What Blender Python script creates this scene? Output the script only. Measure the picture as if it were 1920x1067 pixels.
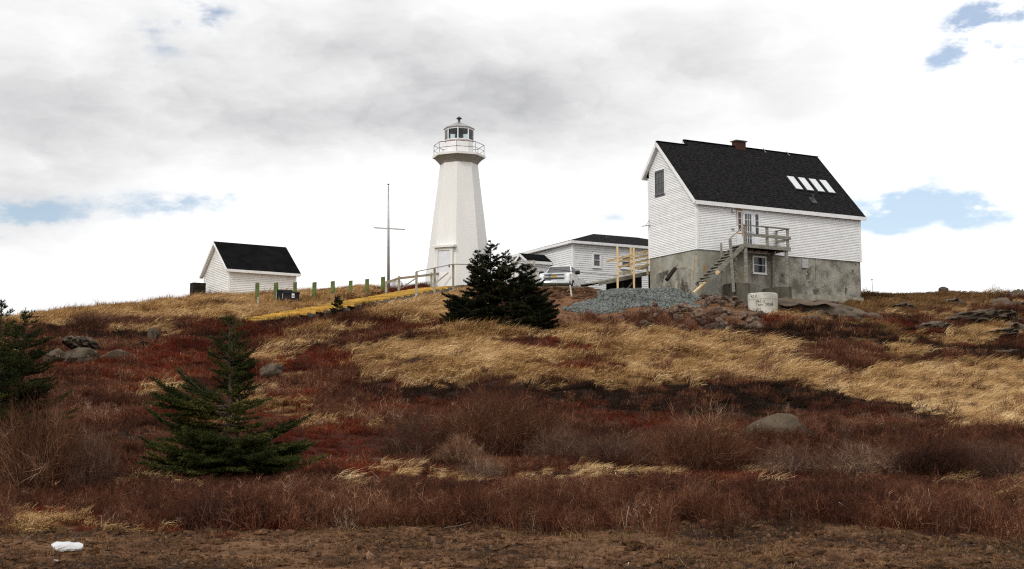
import bpy, bmesh, math, random
import numpy as np
from mathutils import Vector, Matrix, noise as mnoise

for o in list(bpy.data.objects):
    bpy.data.objects.remove(o)
scene = bpy.context.scene
COL = scene.collection
R = math.radians
rng = np.random.default_rng(7)
random.seed(7)

# ------------------------------------------------------------------ camera
F = 2400.0                       # focal length in photo pixels (1920 wide)
PITCH = math.atan(266.5 / F)
CZ = 1.7
cam = bpy.data.cameras.new('camera')
cam.sensor_width = 36.0
cam.lens = 36.0 * F / 1920.0
cam.clip_start = 0.1
cam.clip_end = 8000
cam_o = bpy.data.objects.new('camera', cam)
cam_o.location = (0, 0, CZ)
cam_o.rotation_euler = (R(90) + PITCH, 0, 0)
COL.objects.link(cam_o)
scene.camera = cam_o


def ray(px, py):
    x = (px - 960) / F
    u = (533.5 - py) / F
    return Vector((x, math.cos(PITCH) - u * math.sin(PITCH), math.sin(PITCH) + u * math.cos(PITCH)))


def at(px, py, Y):
    d = ray(px, py)
    return d * (Y / d.y) + Vector((0, 0, CZ))


def zat(py, Y):
    return at(960, py, Y).z


def project(X, Y, Z):
    c, s = math.cos(PITCH), math.sin(PITCH)
    z = Z - CZ
    dep = Y * c + z * s
    up = -Y * s + z * c
    return 960 + F * X / dep, 533.5 - F * up / dep


# ------------------------------------------------------------------ world: broken cloud over a Nishita sky
SUN_EL, SUN_AZ = R(42), R(215)          # azimuth clockwise from +Y: from behind the camera, to the left
world = bpy.data.worlds.new('World')
scene.world = world
world.use_nodes = True
wt = world.node_tree
wt.nodes.clear()


def N(tree, kind, **kw):
    n = tree.nodes.new(kind)
    for k, v in kw.items():
        setattr(n, k, v)
    return n


def wire(tree, sock, v):
    if hasattr(v, 'is_output') or isinstance(v, bpy.types.NodeSocket):
        tree.links.new(v, sock)
    else:
        sock.default_value = v


def M(tree, op, a, b=0.0, c=None, clamp=False):
    n = N(tree, 'ShaderNodeMath', operation=op, use_clamp=clamp)
    wire(tree, n.inputs[0], a)
    wire(tree, n.inputs[1], b)
    if c is not None:
        wire(tree, n.inputs[2], c)
    return n.outputs[0]


def VM(tree, op, a, b=(0, 0, 0)):
    n = N(tree, 'ShaderNodeVectorMath', operation=op)
    wire(tree, n.inputs[0], a)
    wire(tree, n.inputs[1], b)
    return n.outputs[0]


def NOISE(tree, vec, scale, detail=4, rough=0.55):
    n = N(tree, 'ShaderNodeTexNoise')
    if vec is not None:
        tree.links.new(vec, n.inputs['Vector'])
    n.inputs['Scale'].default_value = scale
    n.inputs['Detail'].default_value = detail
    n.inputs['Roughness'].default_value = rough
    return n


def MIX(tree, fac, a, b, blend='MIX'):
    n = N(tree, 'ShaderNodeMix', data_type='RGBA', blend_type=blend)
    wire(tree, n.inputs[0], fac)
    wire(tree, n.inputs[6], a)
    wire(tree, n.inputs[7], b)
    return n.outputs[2]


def RANGE(tree, v, a, b, c=0.0, d=1.0, smooth=True):
    n = N(tree, 'ShaderNodeMapRange', interpolation_type='SMOOTHSTEP' if smooth else 'LINEAR')
    wire(tree, n.inputs[0], v)
    for i, q in enumerate((a, b, c, d)):
        n.inputs[i + 1].default_value = q
    return n.outputs[0]


def build_sky():
    t = wt
    tc = N(t, 'ShaderNodeTexCoord').outputs['Generated']
    stretched = VM(t, 'MULTIPLY', tc, (1, 1, 2.3))
    w1 = NOISE(t, stretched, 3.6, 4, 0.5)
    w2 = NOISE(t, stretched, 16.0, 6, 0.6)
    off = VM(t, 'MULTIPLY', VM(t, 'SUBTRACT', w1.outputs['Color'], (0.5, 0.5, 0.5)), (0.16, 0.0, 0.08))
    off2 = VM(t, 'MULTIPLY', VM(t, 'SUBTRACT', w2.outputs['Color'], (0.5, 0.5, 0.5)), (0.055, 0.0, 0.035))
    d = VM(t, 'ADD', VM(t, 'ADD', tc, off), off2)
    sx = N(t, 'ShaderNodeSeparateXYZ')
    t.links.new(d, sx.inputs[0])
    x, y, z = sx.outputs
    front = M(t, 'GREATER_THAN', y, 0.0)

    def blob(px, py, rx, ry, w):
        c = ray(px, py).normalized()
        a = M(t, 'MULTIPLY', M(t, 'SUBTRACT', x, c.x), F / rx)
        b = M(t, 'MULTIPLY', M(t, 'SUBTRACT', z, c.z), F / ry)
        r2 = M(t, 'ADD', M(t, 'MULTIPLY', a, a), M(t, 'MULTIPLY', b, b))
        v = M(t, 'SUBTRACT', 1.0, r2, clamp=True)
        return M(t, 'MULTIPLY', M(t, 'MULTIPLY', M(t, 'MULTIPLY', v, v), w), front)

    def total(bl):
        s = None
        for q in bl:
            v = blob(*q)
            s = v if s is None else M(t, 'ADD', s, v)
        return s
    grey = total([(10, 190, 520, 360, .36), (-60, 320, 420, 190, .26), (400, 262, 560, 170, .38), (600, 285, 360, 110, .26),
                  (900, 85, 520, 190, .26), (1130, 155, 620, 220, .36), (1430, 120, 420, 200, .30), (1010, 225, 420, 130, .28),
                  (600, 120, 520, 200, .34), (250, 60, 520, 170, .3)])
    n2 = NOISE(t, stretched, 3.0, 6, 0.55)
    n3 = NOISE(t, VM(t, 'ADD', stretched, off2), 8.0, 7, 0.58)
    base = RANGE(t, n2.outputs[0], 0.40, 0.75, 0.0, 0.34)
    g = M(t, 'ADD', base, grey)
    g = M(t, 'MULTIPLY', g, RANGE(t, n3.outputs[0], 0.2, 0.8, 0.5, 1.35), clamp=True)
    cloud = MIX(t, g, (1.13, 1.13, 1.125, 1), (0.50, 0.503, 0.515, 1))
    blue = total([(1690, 372, 190, 70, 1.9), (1855, 384, 120, 46, 1.7), (1895, 48, 160, 66, 2.0), (1825, 62, 90, 34, 1.2),
                  (385, 40, 110, 110, 1.5), (160, 398, 360, 52, 1.0), (410, 392, 220, 36, .8), (0, 392, 110, 44, 1.0),
                  (1203, 402, 50, 30, .8)])
    nb = NOISE(t, stretched, 14.0, 7, 0.62)
    thin = RANGE(t, NOISE(t, stretched, 3.4, 5, .6).outputs[0], 0.66, 0.80)
    b = M(t, 'ADD', blue, M(t, 'MULTIPLY', thin, 0.4))
    b = M(t, 'MULTIPLY', b, RANGE(t, nb.outputs[0], 0.34, 0.66, 0.08, 1.3))
    b = RANGE(t, b, 0.08, 1.4, 0.0, 0.8)
    sky = N(t, 'ShaderNodeTexSky', sky_type='NISHITA')
    sky.sun_disc = False
    sky.sun_elevation = SUN_EL
    sky.sun_rotation = SUN_AZ
    sky.altitude = 60
    blue_air = VM(t, 'MULTIPLY', sky.outputs[0], (0.12, 0.12, 0.12))
    colr = MIX(t, b, cloud, blue_air)
    bg = N(t, 'ShaderNodeBackground')
    t.links.new(colr, bg.inputs[0])
    bg.inputs[1].default_value = 1.0
    out = N(t, 'ShaderNodeOutputWorld')
    t.links.new(bg.outputs[0], out.inputs[0])


build_sky()

sun = bpy.data.lights.new('sun', 'SUN')
sun.energy = 1.5
sun.angle = R(11)
sun.color = (1.0, 0.965, 0.92)
sun_o = bpy.data.objects.new('sun', sun)
COL.objects.link(sun_o)
sd = Vector((math.sin(SUN_AZ) * math.cos(SUN_EL), math.cos(SUN_AZ) * math.cos(SUN_EL), math.sin(SUN_EL)))
sun_o.rotation_euler = sd.to_track_quat('Z', 'Y').to_euler()
sun_o.location = (-30, -30, 60)

scene.view_settings.view_transform = 'Standard'
scene.view_settings.look = 'None'
scene.view_settings.exposure = 0.12
scene.view_settings.gamma = 1.0
scene.render.engine = 'CYCLES'
scene.cycles.max_bounces = 5
scene.cycles.diffuse_bounces = 3
scene.cycles.transparent_max_bounces = 12
scene.cycles.use_denoising = False
scene.cycles.filter_width = 1.2


# ------------------------------------------------------------------ materials
MATS = {}


def base_mat(name, rough=0.8, spec=0.3, metal=0.0):
    m = bpy.data.materials.new(name)
    m.use_nodes = True
    b = m.node_tree.nodes['Principled BSDF']
    b.inputs['Roughness'].default_value = rough
    b.inputs['Specular IOR Level'].default_value = spec
    b.inputs['Metallic'].default_value = metal
    MATS[name] = m
    return m, m.node_tree, b


def surf(name, c1, c2, scale=3.0, rough=0.8, spec=0.3, bump=0.0, bscale=20.0, metal=0.0, stretch=(1, 1, 1), lo=.35, hi=.65,
         spots=None, rand=0.0):
    """two tones mixed by noise, optional spots [(colour, scale, threshold, stretch)], bump and per-object value shift"""
    m, t, b = base_mat(name, rough, spec, metal)
    tc = N(t, 'ShaderNodeTexCoord').outputs['Object']
    v = VM(t, 'MULTIPLY', tc, stretch)
    n = NOISE(t, v, scale, 6, .6)
    col = MIX(t, RANGE(t, n.outputs[0], lo, hi), (*c1, 1), (*c2, 1))
    for (c, s, th, st) in (spots or []):
        ns = NOISE(t, VM(t, 'MULTIPLY', tc, st), s, 5, .65)
        col = MIX(t, RANGE(t, ns.outputs[0], th, th + .06), col, (*c, 1))
    if rand:
        oi = N(t, 'ShaderNodeObjectInfo')
        hs = N(t, 'ShaderNodeHueSaturation')
        t.links.new(col, hs.inputs['Color'])
        t.links.new(RANGE(t, oi.outputs['Random'], 0, 1, 1 - rand, 1 + rand, False), hs.inputs['Value'])
        col = hs.outputs[0]
    t.links.new(col, b.inputs['Base Color'])
    if bump:
        nb = NOISE(t, v, bscale, 6, .65)
        bp = N(t, 'ShaderNodeBump')
        bp.inputs['Strength'].default_value = bump
        bp.inputs['Distance'].default_value = 0.05
        t.links.new(nb.outputs[0], bp.inputs['Height'])
        t.links.new(bp.outputs[0], b.inputs['Normal'])
    return m


def glass_mat(name, tint=(.9, .95, .95), amount=.25):
    m, t, b = base_mat(name)
    t.nodes.clear()
    tr = N(t, 'ShaderNodeBsdfTransparent')
    tr.inputs[0].default_value = (*tint, 1)
    gl = N(t, 'ShaderNodeBsdfGlossy')
    gl.inputs['Roughness'].default_value = 0.03
    lw = N(t, 'ShaderNodeLayerWeight')
    lw.inputs[0].default_value = amount
    mx = N(t, 'ShaderNodeMixShader')
    t.links.new(lw.outputs['Fresnel'], mx.inputs[0])
    t.links.new(tr.outputs[0], mx.inputs[1])
    t.links.new(gl.outputs[0], mx.inputs[2])
    out = N(t, 'ShaderNodeOutputMaterial')
    t.links.new(mx.outputs[0], out.inputs[0])
    return m


def veg_mat(name, ramp, nscale=.35, rough=.85):
    """leafy stuff: per-twig tint + per-clump random + patchiness over the land"""
    m, t, b = base_mat(name, rough, .12)
    at_ = N(t, 'ShaderNodeAttribute', attribute_name='tint')
    oi = N(t, 'ShaderNodeObjectInfo')
    geo = N(t, 'ShaderNodeNewGeometry')
    n = NOISE(t, geo.outputs['Position'], nscale, 4, .6)
    f = M(t, 'ADD', M(t, 'MULTIPLY', at_.outputs['Fac'], .45), M(t, 'MULTIPLY', oi.outputs['Random'], .25))
    f = M(t, 'ADD', f, RANGE(t, n.outputs[0], .3, .7, 0, .3))
    f = RANGE(t, f, .14, .86, 0, 1, False)
    cr = N(t, 'ShaderNodeValToRGB')
    cr.color_ramp.elements[0].position = ramp[0][0]
    cr.color_ramp.elements[0].color = (*ramp[0][1], 1)
    cr.color_ramp.elements[1].position = ramp[-1][0]
    cr.color_ramp.elements[1].color = (*ramp[-1][1], 1)
    for p, c in ramp[1:-1]:
        e = cr.color_ramp.elements.new(p)
        e.color = (*c, 1)
    t.links.new(f, cr.inputs[0])
    t.links.new(cr.outputs[0], b.inputs['Base Color'])
    return m


def srgb(r, g, b):
    f = lambda c: (c / 255 / 12.92) if c / 255 <= .04045 else ((c / 255 + .055) / 1.055) ** 2.4
    return (f(r), f(g), f(b))


WORN = [(srgb(120, 105, 85), 9, .735, (.5, .5, 2.2)), (srgb(196, 176, 128), 2.3, .74, (1, 1, 2))]
surf('worn_white', (.80, .80, .79), (.73, .73, .72), 2.0, .6, .3, .15, 30, spots=WORN, rand=.05)
surf('vinyl_white', (.76, .76, .755), (.71, .71, .705), 1.2, .5, .35, .05, 10, rand=.03)
surf('shed_white', (.75, .74, .70), (.68, .67, .63), 1.5, .55, .3, .08, 12, rand=.04)
surf('lap_shade', (.42, .415, .41), (.36, .355, .35), 2, .9, .1)  # grey seen between boards, painted as the shadow line under each lap
surf('trim_white', (.80, .80, .79), (.72, .72, .71), 2.5, .5, .35, .05, 20)
surf('tower_white', (.73, .72, .69), (.69, .68, .65), .9, .75, .25, .15, 6, stretch=(1, 1, .35), spots=[(srgb(198, 190, 170), 2.6, .74, (2.4, 2.4, .22))])
surf('corbel_shaded', (.30, .28, .245), (.24, .222, .19), 1.5, .8, .2, .2, 8)  # unpainted concrete, darkened to carry the shade under the gallery
surf('door_white', (.68, .70, .74), (.62, .64, .68), 2, .45, .4)
surf('shingle', (.005, .005, .0055), (.030, .028, .0285), 5.0, 1.0, .02, .6, 40, stretch=(1, 1, 3.2), lo=.3, hi=.72)
surf('black_roof', (.005, .005, .0055), (.009, .009, .0095), 1.2, 1.0, .02, .2, 60)
surf('concrete', srgb(158, 154, 142), srgb(108, 105, 95), 1.1, .9, .2, .9, 9,
     spots=[(srgb(142, 112, 72), 1.6, .62, (2.2, 2.2, .25)), (srgb(78, 73, 64), 1.0, .58, (1, 1, .6)), (srgb(172, 168, 152), 5.5, .60, (1, 1, 1)), (srgb(74, 70, 60), 7.5, .64, (1, 1, 1))])
surf('concrete_smooth', srgb(158, 157, 146), srgb(130, 127, 114), .9, .88, .2, .3, 5,
     spots=[(srgb(158, 120, 66), 1.5, .60, (2.6, 2.6, .2)), (srgb(105, 92, 70), .8, .6, (1, 1, 1.4))])
surf('concrete_dark', srgb(98, 93, 81), srgb(74, 70, 60), 1.6, .9, .2, .4, 10, stretch=(1, 1, .4))
surf('concrete_pale', srgb(196, 193, 182), srgb(172, 168, 156), 1.6, .85, .2, .2, 16)
surf('footing', srgb(158, 154, 138), srgb(128, 124, 110), 2, .9, .2, .6, 14)
surf('old_wood', srgb(150, 146, 135), srgb(114, 110, 101), 3.5, .9, .15, .35, 14, stretch=(1, 1, 4), rand=.12)
surf('rail_wood', srgb(168, 160, 142), srgb(134, 126, 110), 4, .85, .15, .3, 14, rand=.08)
surf('new_wood', srgb(222, 196, 150), srgb(200, 168, 120), 3, .7, .25, .2, 14, stretch=(1, 1, 5), rand=.06)
surf('dark_wood', srgb(46, 40, 34), srgb(30, 26, 22), 3, .9, .15, .3, 10)
surf('green_wood', srgb(96, 108, 60), srgb(78, 88, 48), 3.5, .8, .2, .2, 14, rand=.08)
surf('yellow_paint', srgb(200, 164, 80), srgb(170, 134, 64), 2.2, .75, .25, .2, 16, rand=.22,
     spots=[(srgb(120, 96, 50), 5, .66, (1, 1, 1))])
surf('grey_timber', srgb(112, 110, 100), srgb(84, 82, 76), 3, .9, .15, .4, 14, rand=.15)
surf('brick', srgb(84, 42, 32), srgb(56, 28, 22), 14, .9, .2, .5, 30, stretch=(1, 1, 3))
surf('cap_stone', srgb(96, 98, 88), srgb(78, 80, 72), 4, .9)
surf('metal_grey', (.30, .30, .30), (.22, .22, .22), 4, .45, .5, metal=.3)
surf('metal_dark', (.05, .05, .048), (.03, .03, .03), 4, .5, .4, metal=.2)
surf('rail_metal', (.42, .41, .40), (.30, .29, .28), 6, .5, .4)
surf('red_metal', srgb(122, 58, 58), srgb(96, 48, 46), 6, .6, .3)
surf('galvanised', (.40, .40, .40), (.32, .32, .32), 6, .45, .5, metal=.4)
surf('black_plastic', (.008, .008, .008), (.013, .013, .013), 3, .6, .2)
surf('bin_green', srgb(44, 62, 52), srgb(34, 48, 40), 2, .6, .3)
surf('label_white', (.75, .75, .75), (.7, .7, .7), 2, .5)
surf('orange_trim', srgb(186, 118, 58), srgb(160, 96, 46), 4, .6)
surf('ink', (.02, .02, .02), (.03, .03, .03), 4, .8)
surf('truck_white', (.78, .78, .78), (.76, .76, .76), 1, .22, .5)
surf('chrome', (.55, .55, .56), (.5, .5, .5), 1, .12, .6, metal=.9)
surf('rubber', (.012, .012, .012), (.018, .018, .018), 8, .85, .2)
surf('gold', srgb(196, 158, 52), srgb(180, 140, 40), 2, .35, .5, metal=.3)
surf('amber', srgb(200, 120, 80), srgb(190, 110, 70), 2, .25, .5)
surf('lamp_glass', (.55, .57, .58), (.45, .47, .48), 3, .1, .6)
surf('window_dark', (.018, .019, .020), (.03, .031, .033), 1.4, .08, .5)
surf('window_grey', (.045, .045, .047), (.075, .075, .078), 3.0, .3, .5)
surf('blind_grey', (.10, .10, .105), (.13, .13, .13), 8, .35, .4)
surf('pane_sky_sheen', (.60, .62, .63), (.54, .56, .57), 2, .12, .5)  # pale base colour carries the sky reflected in the panes
surf('scrap_white', (.55, .55, .56), (.42, .41, .40), 3, .7, .2, .2, 8)
surf('bark', srgb(98, 84, 72), srgb(66, 56, 48), 9, .95, .1, .5, 20, stretch=(1, 1, .4))
surf('dead_twig', srgb(150, 136, 122), srgb(112, 98, 88), 6, .95, .1)
surf('rock_grey', srgb(90, 78, 64), srgb(56, 47, 39), 1.6, .95, .15, .8, 9,
     spots=[(srgb(128, 116, 90), 3.2, .62, (1, 1, 1)), (srgb(44, 38, 32), 3.4, .60, (1, 1, 1)), (srgb(150, 142, 120), 9, .66, (1, 1, 1))], rand=.1)
surf('rock_red', srgb(112, 94, 80), srgb(66, 53, 44), 1.6, .95, .15, .8, 9,
     spots=[(srgb(158, 142, 126), 3.6, .68, (1, 1, 1)), (srgb(62, 46, 40), 2.4, .64, (1, 1, 1))], rand=.45)
surf('bedrock', srgb(94, 82, 70), srgb(60, 52, 44), .9, .95, .15, .9, 5, stretch=(.5, 1, 2),
     spots=[(srgb(62, 50, 42), 1.6, .62, (.6, 1, 1)), (srgb(140, 128, 100), 3, .68, (1, 1, 1))])
surf('gravel_stone', srgb(118, 120, 115), srgb(64, 69, 67), 3, .95, .15, rand=.6)
surf('clod', srgb(108, 78, 55), srgb(60, 42, 30), 3, .98, .05, .6, 20, rand=.35)
surf('pebble', srgb(112, 86, 66), srgb(72, 52, 38), 3, .95, .15, rand=.5)
glass_mat('lantern_glass')

veg_mat('heath_twig', [(.0, srgb(28, 14, 9)), (.35, srgb(66, 36, 24)), (.6, srgb(98, 58, 39)), (.85, srgb(132, 92, 67)), (1, srgb(174, 138, 108))])
veg_mat('red_heath', [(.0, srgb(40, 12, 7)), (.4, srgb(88, 32, 18)), (.7, srgb(120, 50, 28)), (1, srgb(156, 98, 60))])
veg_mat('dark_heath', [(.0, srgb(20, 13, 9)), (.4, srgb(36, 23, 15)), (.7, srgb(56, 34, 22)), (1, srgb(82, 58, 32))])
veg_mat('straw', [(.0, srgb(108, 78, 48)), (.3, srgb(160, 124, 80)), (.65, srgb(206, 171, 120)), (1, srgb(236, 213, 170))], .5)
veg_mat('olive_grass', [(.0, srgb(64, 46, 29)), (.4, srgb(96, 70, 43)), (.7, srgb(122, 90, 57)), (1, srgb(156, 124, 84))])
veg_mat('brush_twig', [(.0, srgb(46, 31, 24)), (.3, srgb(70, 48, 38)), (.6, srgb(94, 69, 55)), (.85, srgb(128, 102, 84)), (1, srgb(176, 152, 130))])
veg_mat('shrub_twig', [(.0, srgb(34, 19, 12)), (.35, srgb(64, 37, 25)), (.6, srgb(88, 55, 38)), (.85, srgb(122, 88, 66)), (1, srgb(168, 138, 112))])
veg_mat('litter', [(.0, srgb(44, 31, 22)), (.4, srgb(78, 57, 39)), (.7, srgb(108, 80, 52)), (1, srgb(150, 118, 78))])
veg_mat('needles', [(.0, srgb(22, 28, 12)), (.4, srgb(40, 47, 20)), (.7, srgb(62, 66, 28)), (1, srgb(104, 94, 46))], .8)
veg_mat('needles_far', [(.0, srgb(16, 20, 11)), (.4, srgb(27, 31, 16)), (.7, srgb(40, 42, 21)), (1, srgb(64, 58, 34))], .8)


def ground_material():
    m, t, b = base_mat('ground_cover', .95, .08)
    a = N(t, 'ShaderNodeAttribute', attribute_name='cover')
    geo = N(t, 'ShaderNodeNewGeometry')
    n1 = NOISE(t, geo.outputs['Position'], 1.4, 6, .65)
    n2 = NOISE(t, geo.outputs['Position'], 9.0, 5, .65)
    hs = N(t, 'ShaderNodeHueSaturation')
    t.links.new(a.outputs['Color'], hs.inputs['Color'])
    v = M(t, 'ADD', RANGE(t, n1.outputs[0], .3, .7, .72, 1.1), RANGE(t, n2.outputs[0], .3, .7, -.25, .3))
    t.links.new(v, hs.inputs['Value'])
    t.links.new(hs.outputs[0], b.inputs['Base Color'])
    bp = N(t, 'ShaderNodeBump')
    bp.inputs['Strength'].default_value = .8
    bp.inputs['Distance'].default_value = .08
    n3 = NOISE(t, geo.outputs['Position'], 16.0, 6, .7)
    t.links.new(n3.outputs[0], bp.inputs['Height'])
    t.links.new(bp.outputs[0], b.inputs['Normal'])
    return m


ground_material()


# ------------------------------------------------------------------ mesh helpers
class MB:
    def __init__(s, off=(0, 0, 0)):
        s.v, s.f, s.o = [], [], Vector(off)

    def add(s, vs, fs):
        k = len(s.v)
        s.v += [tuple(Vector(p) + s.o) for p in vs]
        s.f += [tuple(i + k for i in f) for f in fs]
        return s

    def hexa(s, p):                       # 8 points: bottom ring 0-3, top ring 4-7
        return s.add(p, [(3, 2, 1, 0), (4, 5, 6, 7), (0, 1, 5, 4), (1, 2, 6, 5), (2, 3, 7, 6), (3, 0, 4, 7)])

    def box(s, x0, x1, y0, y1, z0, z1):
        return s.hexa([(x0, y0, z0), (x1, y0, z0), (x1, y1, z0), (x0, y1, z0), (x0, y0, z1), (x1, y0, z1), (x1, y1, z1), (x0, y1, z1)])

    def bar(s, p, q, w, h, up=(0, 0, 1)):
        p, q, up = Vector(p), Vector(q), Vector(up)
        d = (q - p).normalized()
        if abs(d.dot(up)) > .98:
            up = Vector((0, 1, 0))
        a = d.cross(up).normalized() * (w / 2)
        b = a.cross(d).normalized() * (h / 2)
        return s.hexa([p - a - b, q - a - b, q + a - b, p + a - b, p - a + b, q - a + b, q + a + b, p + a + b])

    def loft(s, rings, cap=True):
        k = len(rings[0])
        vs = [p for r in rings for p in r]
        fs = []
        for i in range(len(rings) - 1):
            for j in range(k):
                a, b = i * k + j, i * k + (j + 1) % k
                fs.append((a, b, b + k, a + k))
        if cap:
            fs.append(tuple(reversed(range(k))))
            fs.append(tuple(range((len(rings) - 1) * k, len(rings) * k)))
        return s.add(vs, fs)

    def tube(s, pts, rad, n=6, cap=True):
        pts = [Vector(p) for p in pts]
        if not hasattr(rad, '__len__'):
            rad = [rad] * len(pts)
        rings = []
        for i, p in enumerate(pts):
            d = (pts[min(i + 1, len(pts) - 1)] - pts[max(i - 1, 0)]).normalized()
            u = Vector((0, 0, 1)) if abs(d.z) < .9 else Vector((0, 1, 0))
            a = d.cross(u).normalized()
            b = d.cross(a).normalized()
            rings.append([p + (a * math.cos(2 * math.pi * j / n) + b * math.sin(2 * math.pi * j / n)) * rad[i] for j in range(n)])
        return s.loft(rings, cap)

    def prism(s, poly, d):
        d = Vector(d)
        poly = [Vector(p) for p in poly]
        return s.loft([poly, [p + d for p in poly]])

    def build(s, name, mat, parent=None, smooth=False, link=True):
        me = bpy.data.meshes.new(name)
        me.from_pydata(s.v, [], s.f)
        bm = bmesh.new()
        bm.from_mesh(me)
        bmesh.ops.recalc_face_normals(bm, faces=bm.faces)
        bm.to_mesh(me)
        bm.free()
        if smooth:
            me.polygons.foreach_set('use_smooth', [True] * len(me.polygons))
        me.materials.append(MATS[mat])
        return new_obj(name, me, parent)


def new_obj(name, me, parent=None):
    o = bpy.data.objects.new(name, me)
    COL.objects.link(o)
    if parent is not None:
        o.parent = parent
    return o


def tag(o, label, cat, group=None, kind=None):
    if label:
        o['label'] = label
    if cat:
        o['category'] = cat
    if group:
        o['group'] = group
    if kind:
        o['kind'] = kind
    return o


def thing(name, label, cat, loc=(0, 0, 0), rz=0.0, group=None):
    o = bpy.data.objects.new(name, None)
    o.location = loc
    o.rotation_euler = (0, 0, rz)
    COL.objects.link(o)
    return tag(o, label, cat, group)


def fast_mesh(name, V, Fc, mat, tint=None, quads=False):
    """numpy triangles or quads to a mesh"""
    V = np.asarray(V, np.float32)
    Fc = np.asarray(Fc, np.int32)
    me = bpy.data.meshes.new(name)
    k = Fc.shape[1]
    me.vertices.add(len(V))
    me.vertices.foreach_set('co', V.ravel())
    me.loops.add(Fc.size)
    me.loops.foreach_set('vertex_index', Fc.ravel())
    me.polygons.add(len(Fc))
    me.polygons.foreach_set('loop_start', np.arange(0, Fc.size, k, dtype=np.int32))
    me.update(calc_edges=True)
    if tint is not None:
        a = me.attributes.new('tint', 'FLOAT', 'POINT')
        a.data.foreach_set('value', np.asarray(tint, np.float32))
    me.materials.append(MATS[mat])
    return me


# ------------------------------------------------------------------ noise on arrays
def vnoise(x, y, scale, seed):
    r = np.random.default_rng(seed).random((256, 256))
    x = np.asarray(x) / scale + 1000.3
    y = np.asarray(y) / scale + 1000.7
    xi, yi = np.floor(x).astype(int), np.floor(y).astype(int)
    fx, fy = x - xi, y - yi
    fx, fy = fx * fx * (3 - 2 * fx), fy * fy * (3 - 2 * fy)
    g = lambda a, b: r[a % 256, b % 256]
    return (g(xi, yi) * (1 - fx) + g(xi + 1, yi) * fx) * (1 - fy) + (g(xi, yi + 1) * (1 - fx) + g(xi + 1, yi + 1) * fx) * fy


def fbm(x, y, scale, seed, octs=4):
    s, a, tot = 0, 1.0, 0
    for i in range(octs):
        s = s + a * vnoise(x, y, scale / 2 ** i, seed + i)
        tot += a
        a *= .55
    return s / tot - .5


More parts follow.
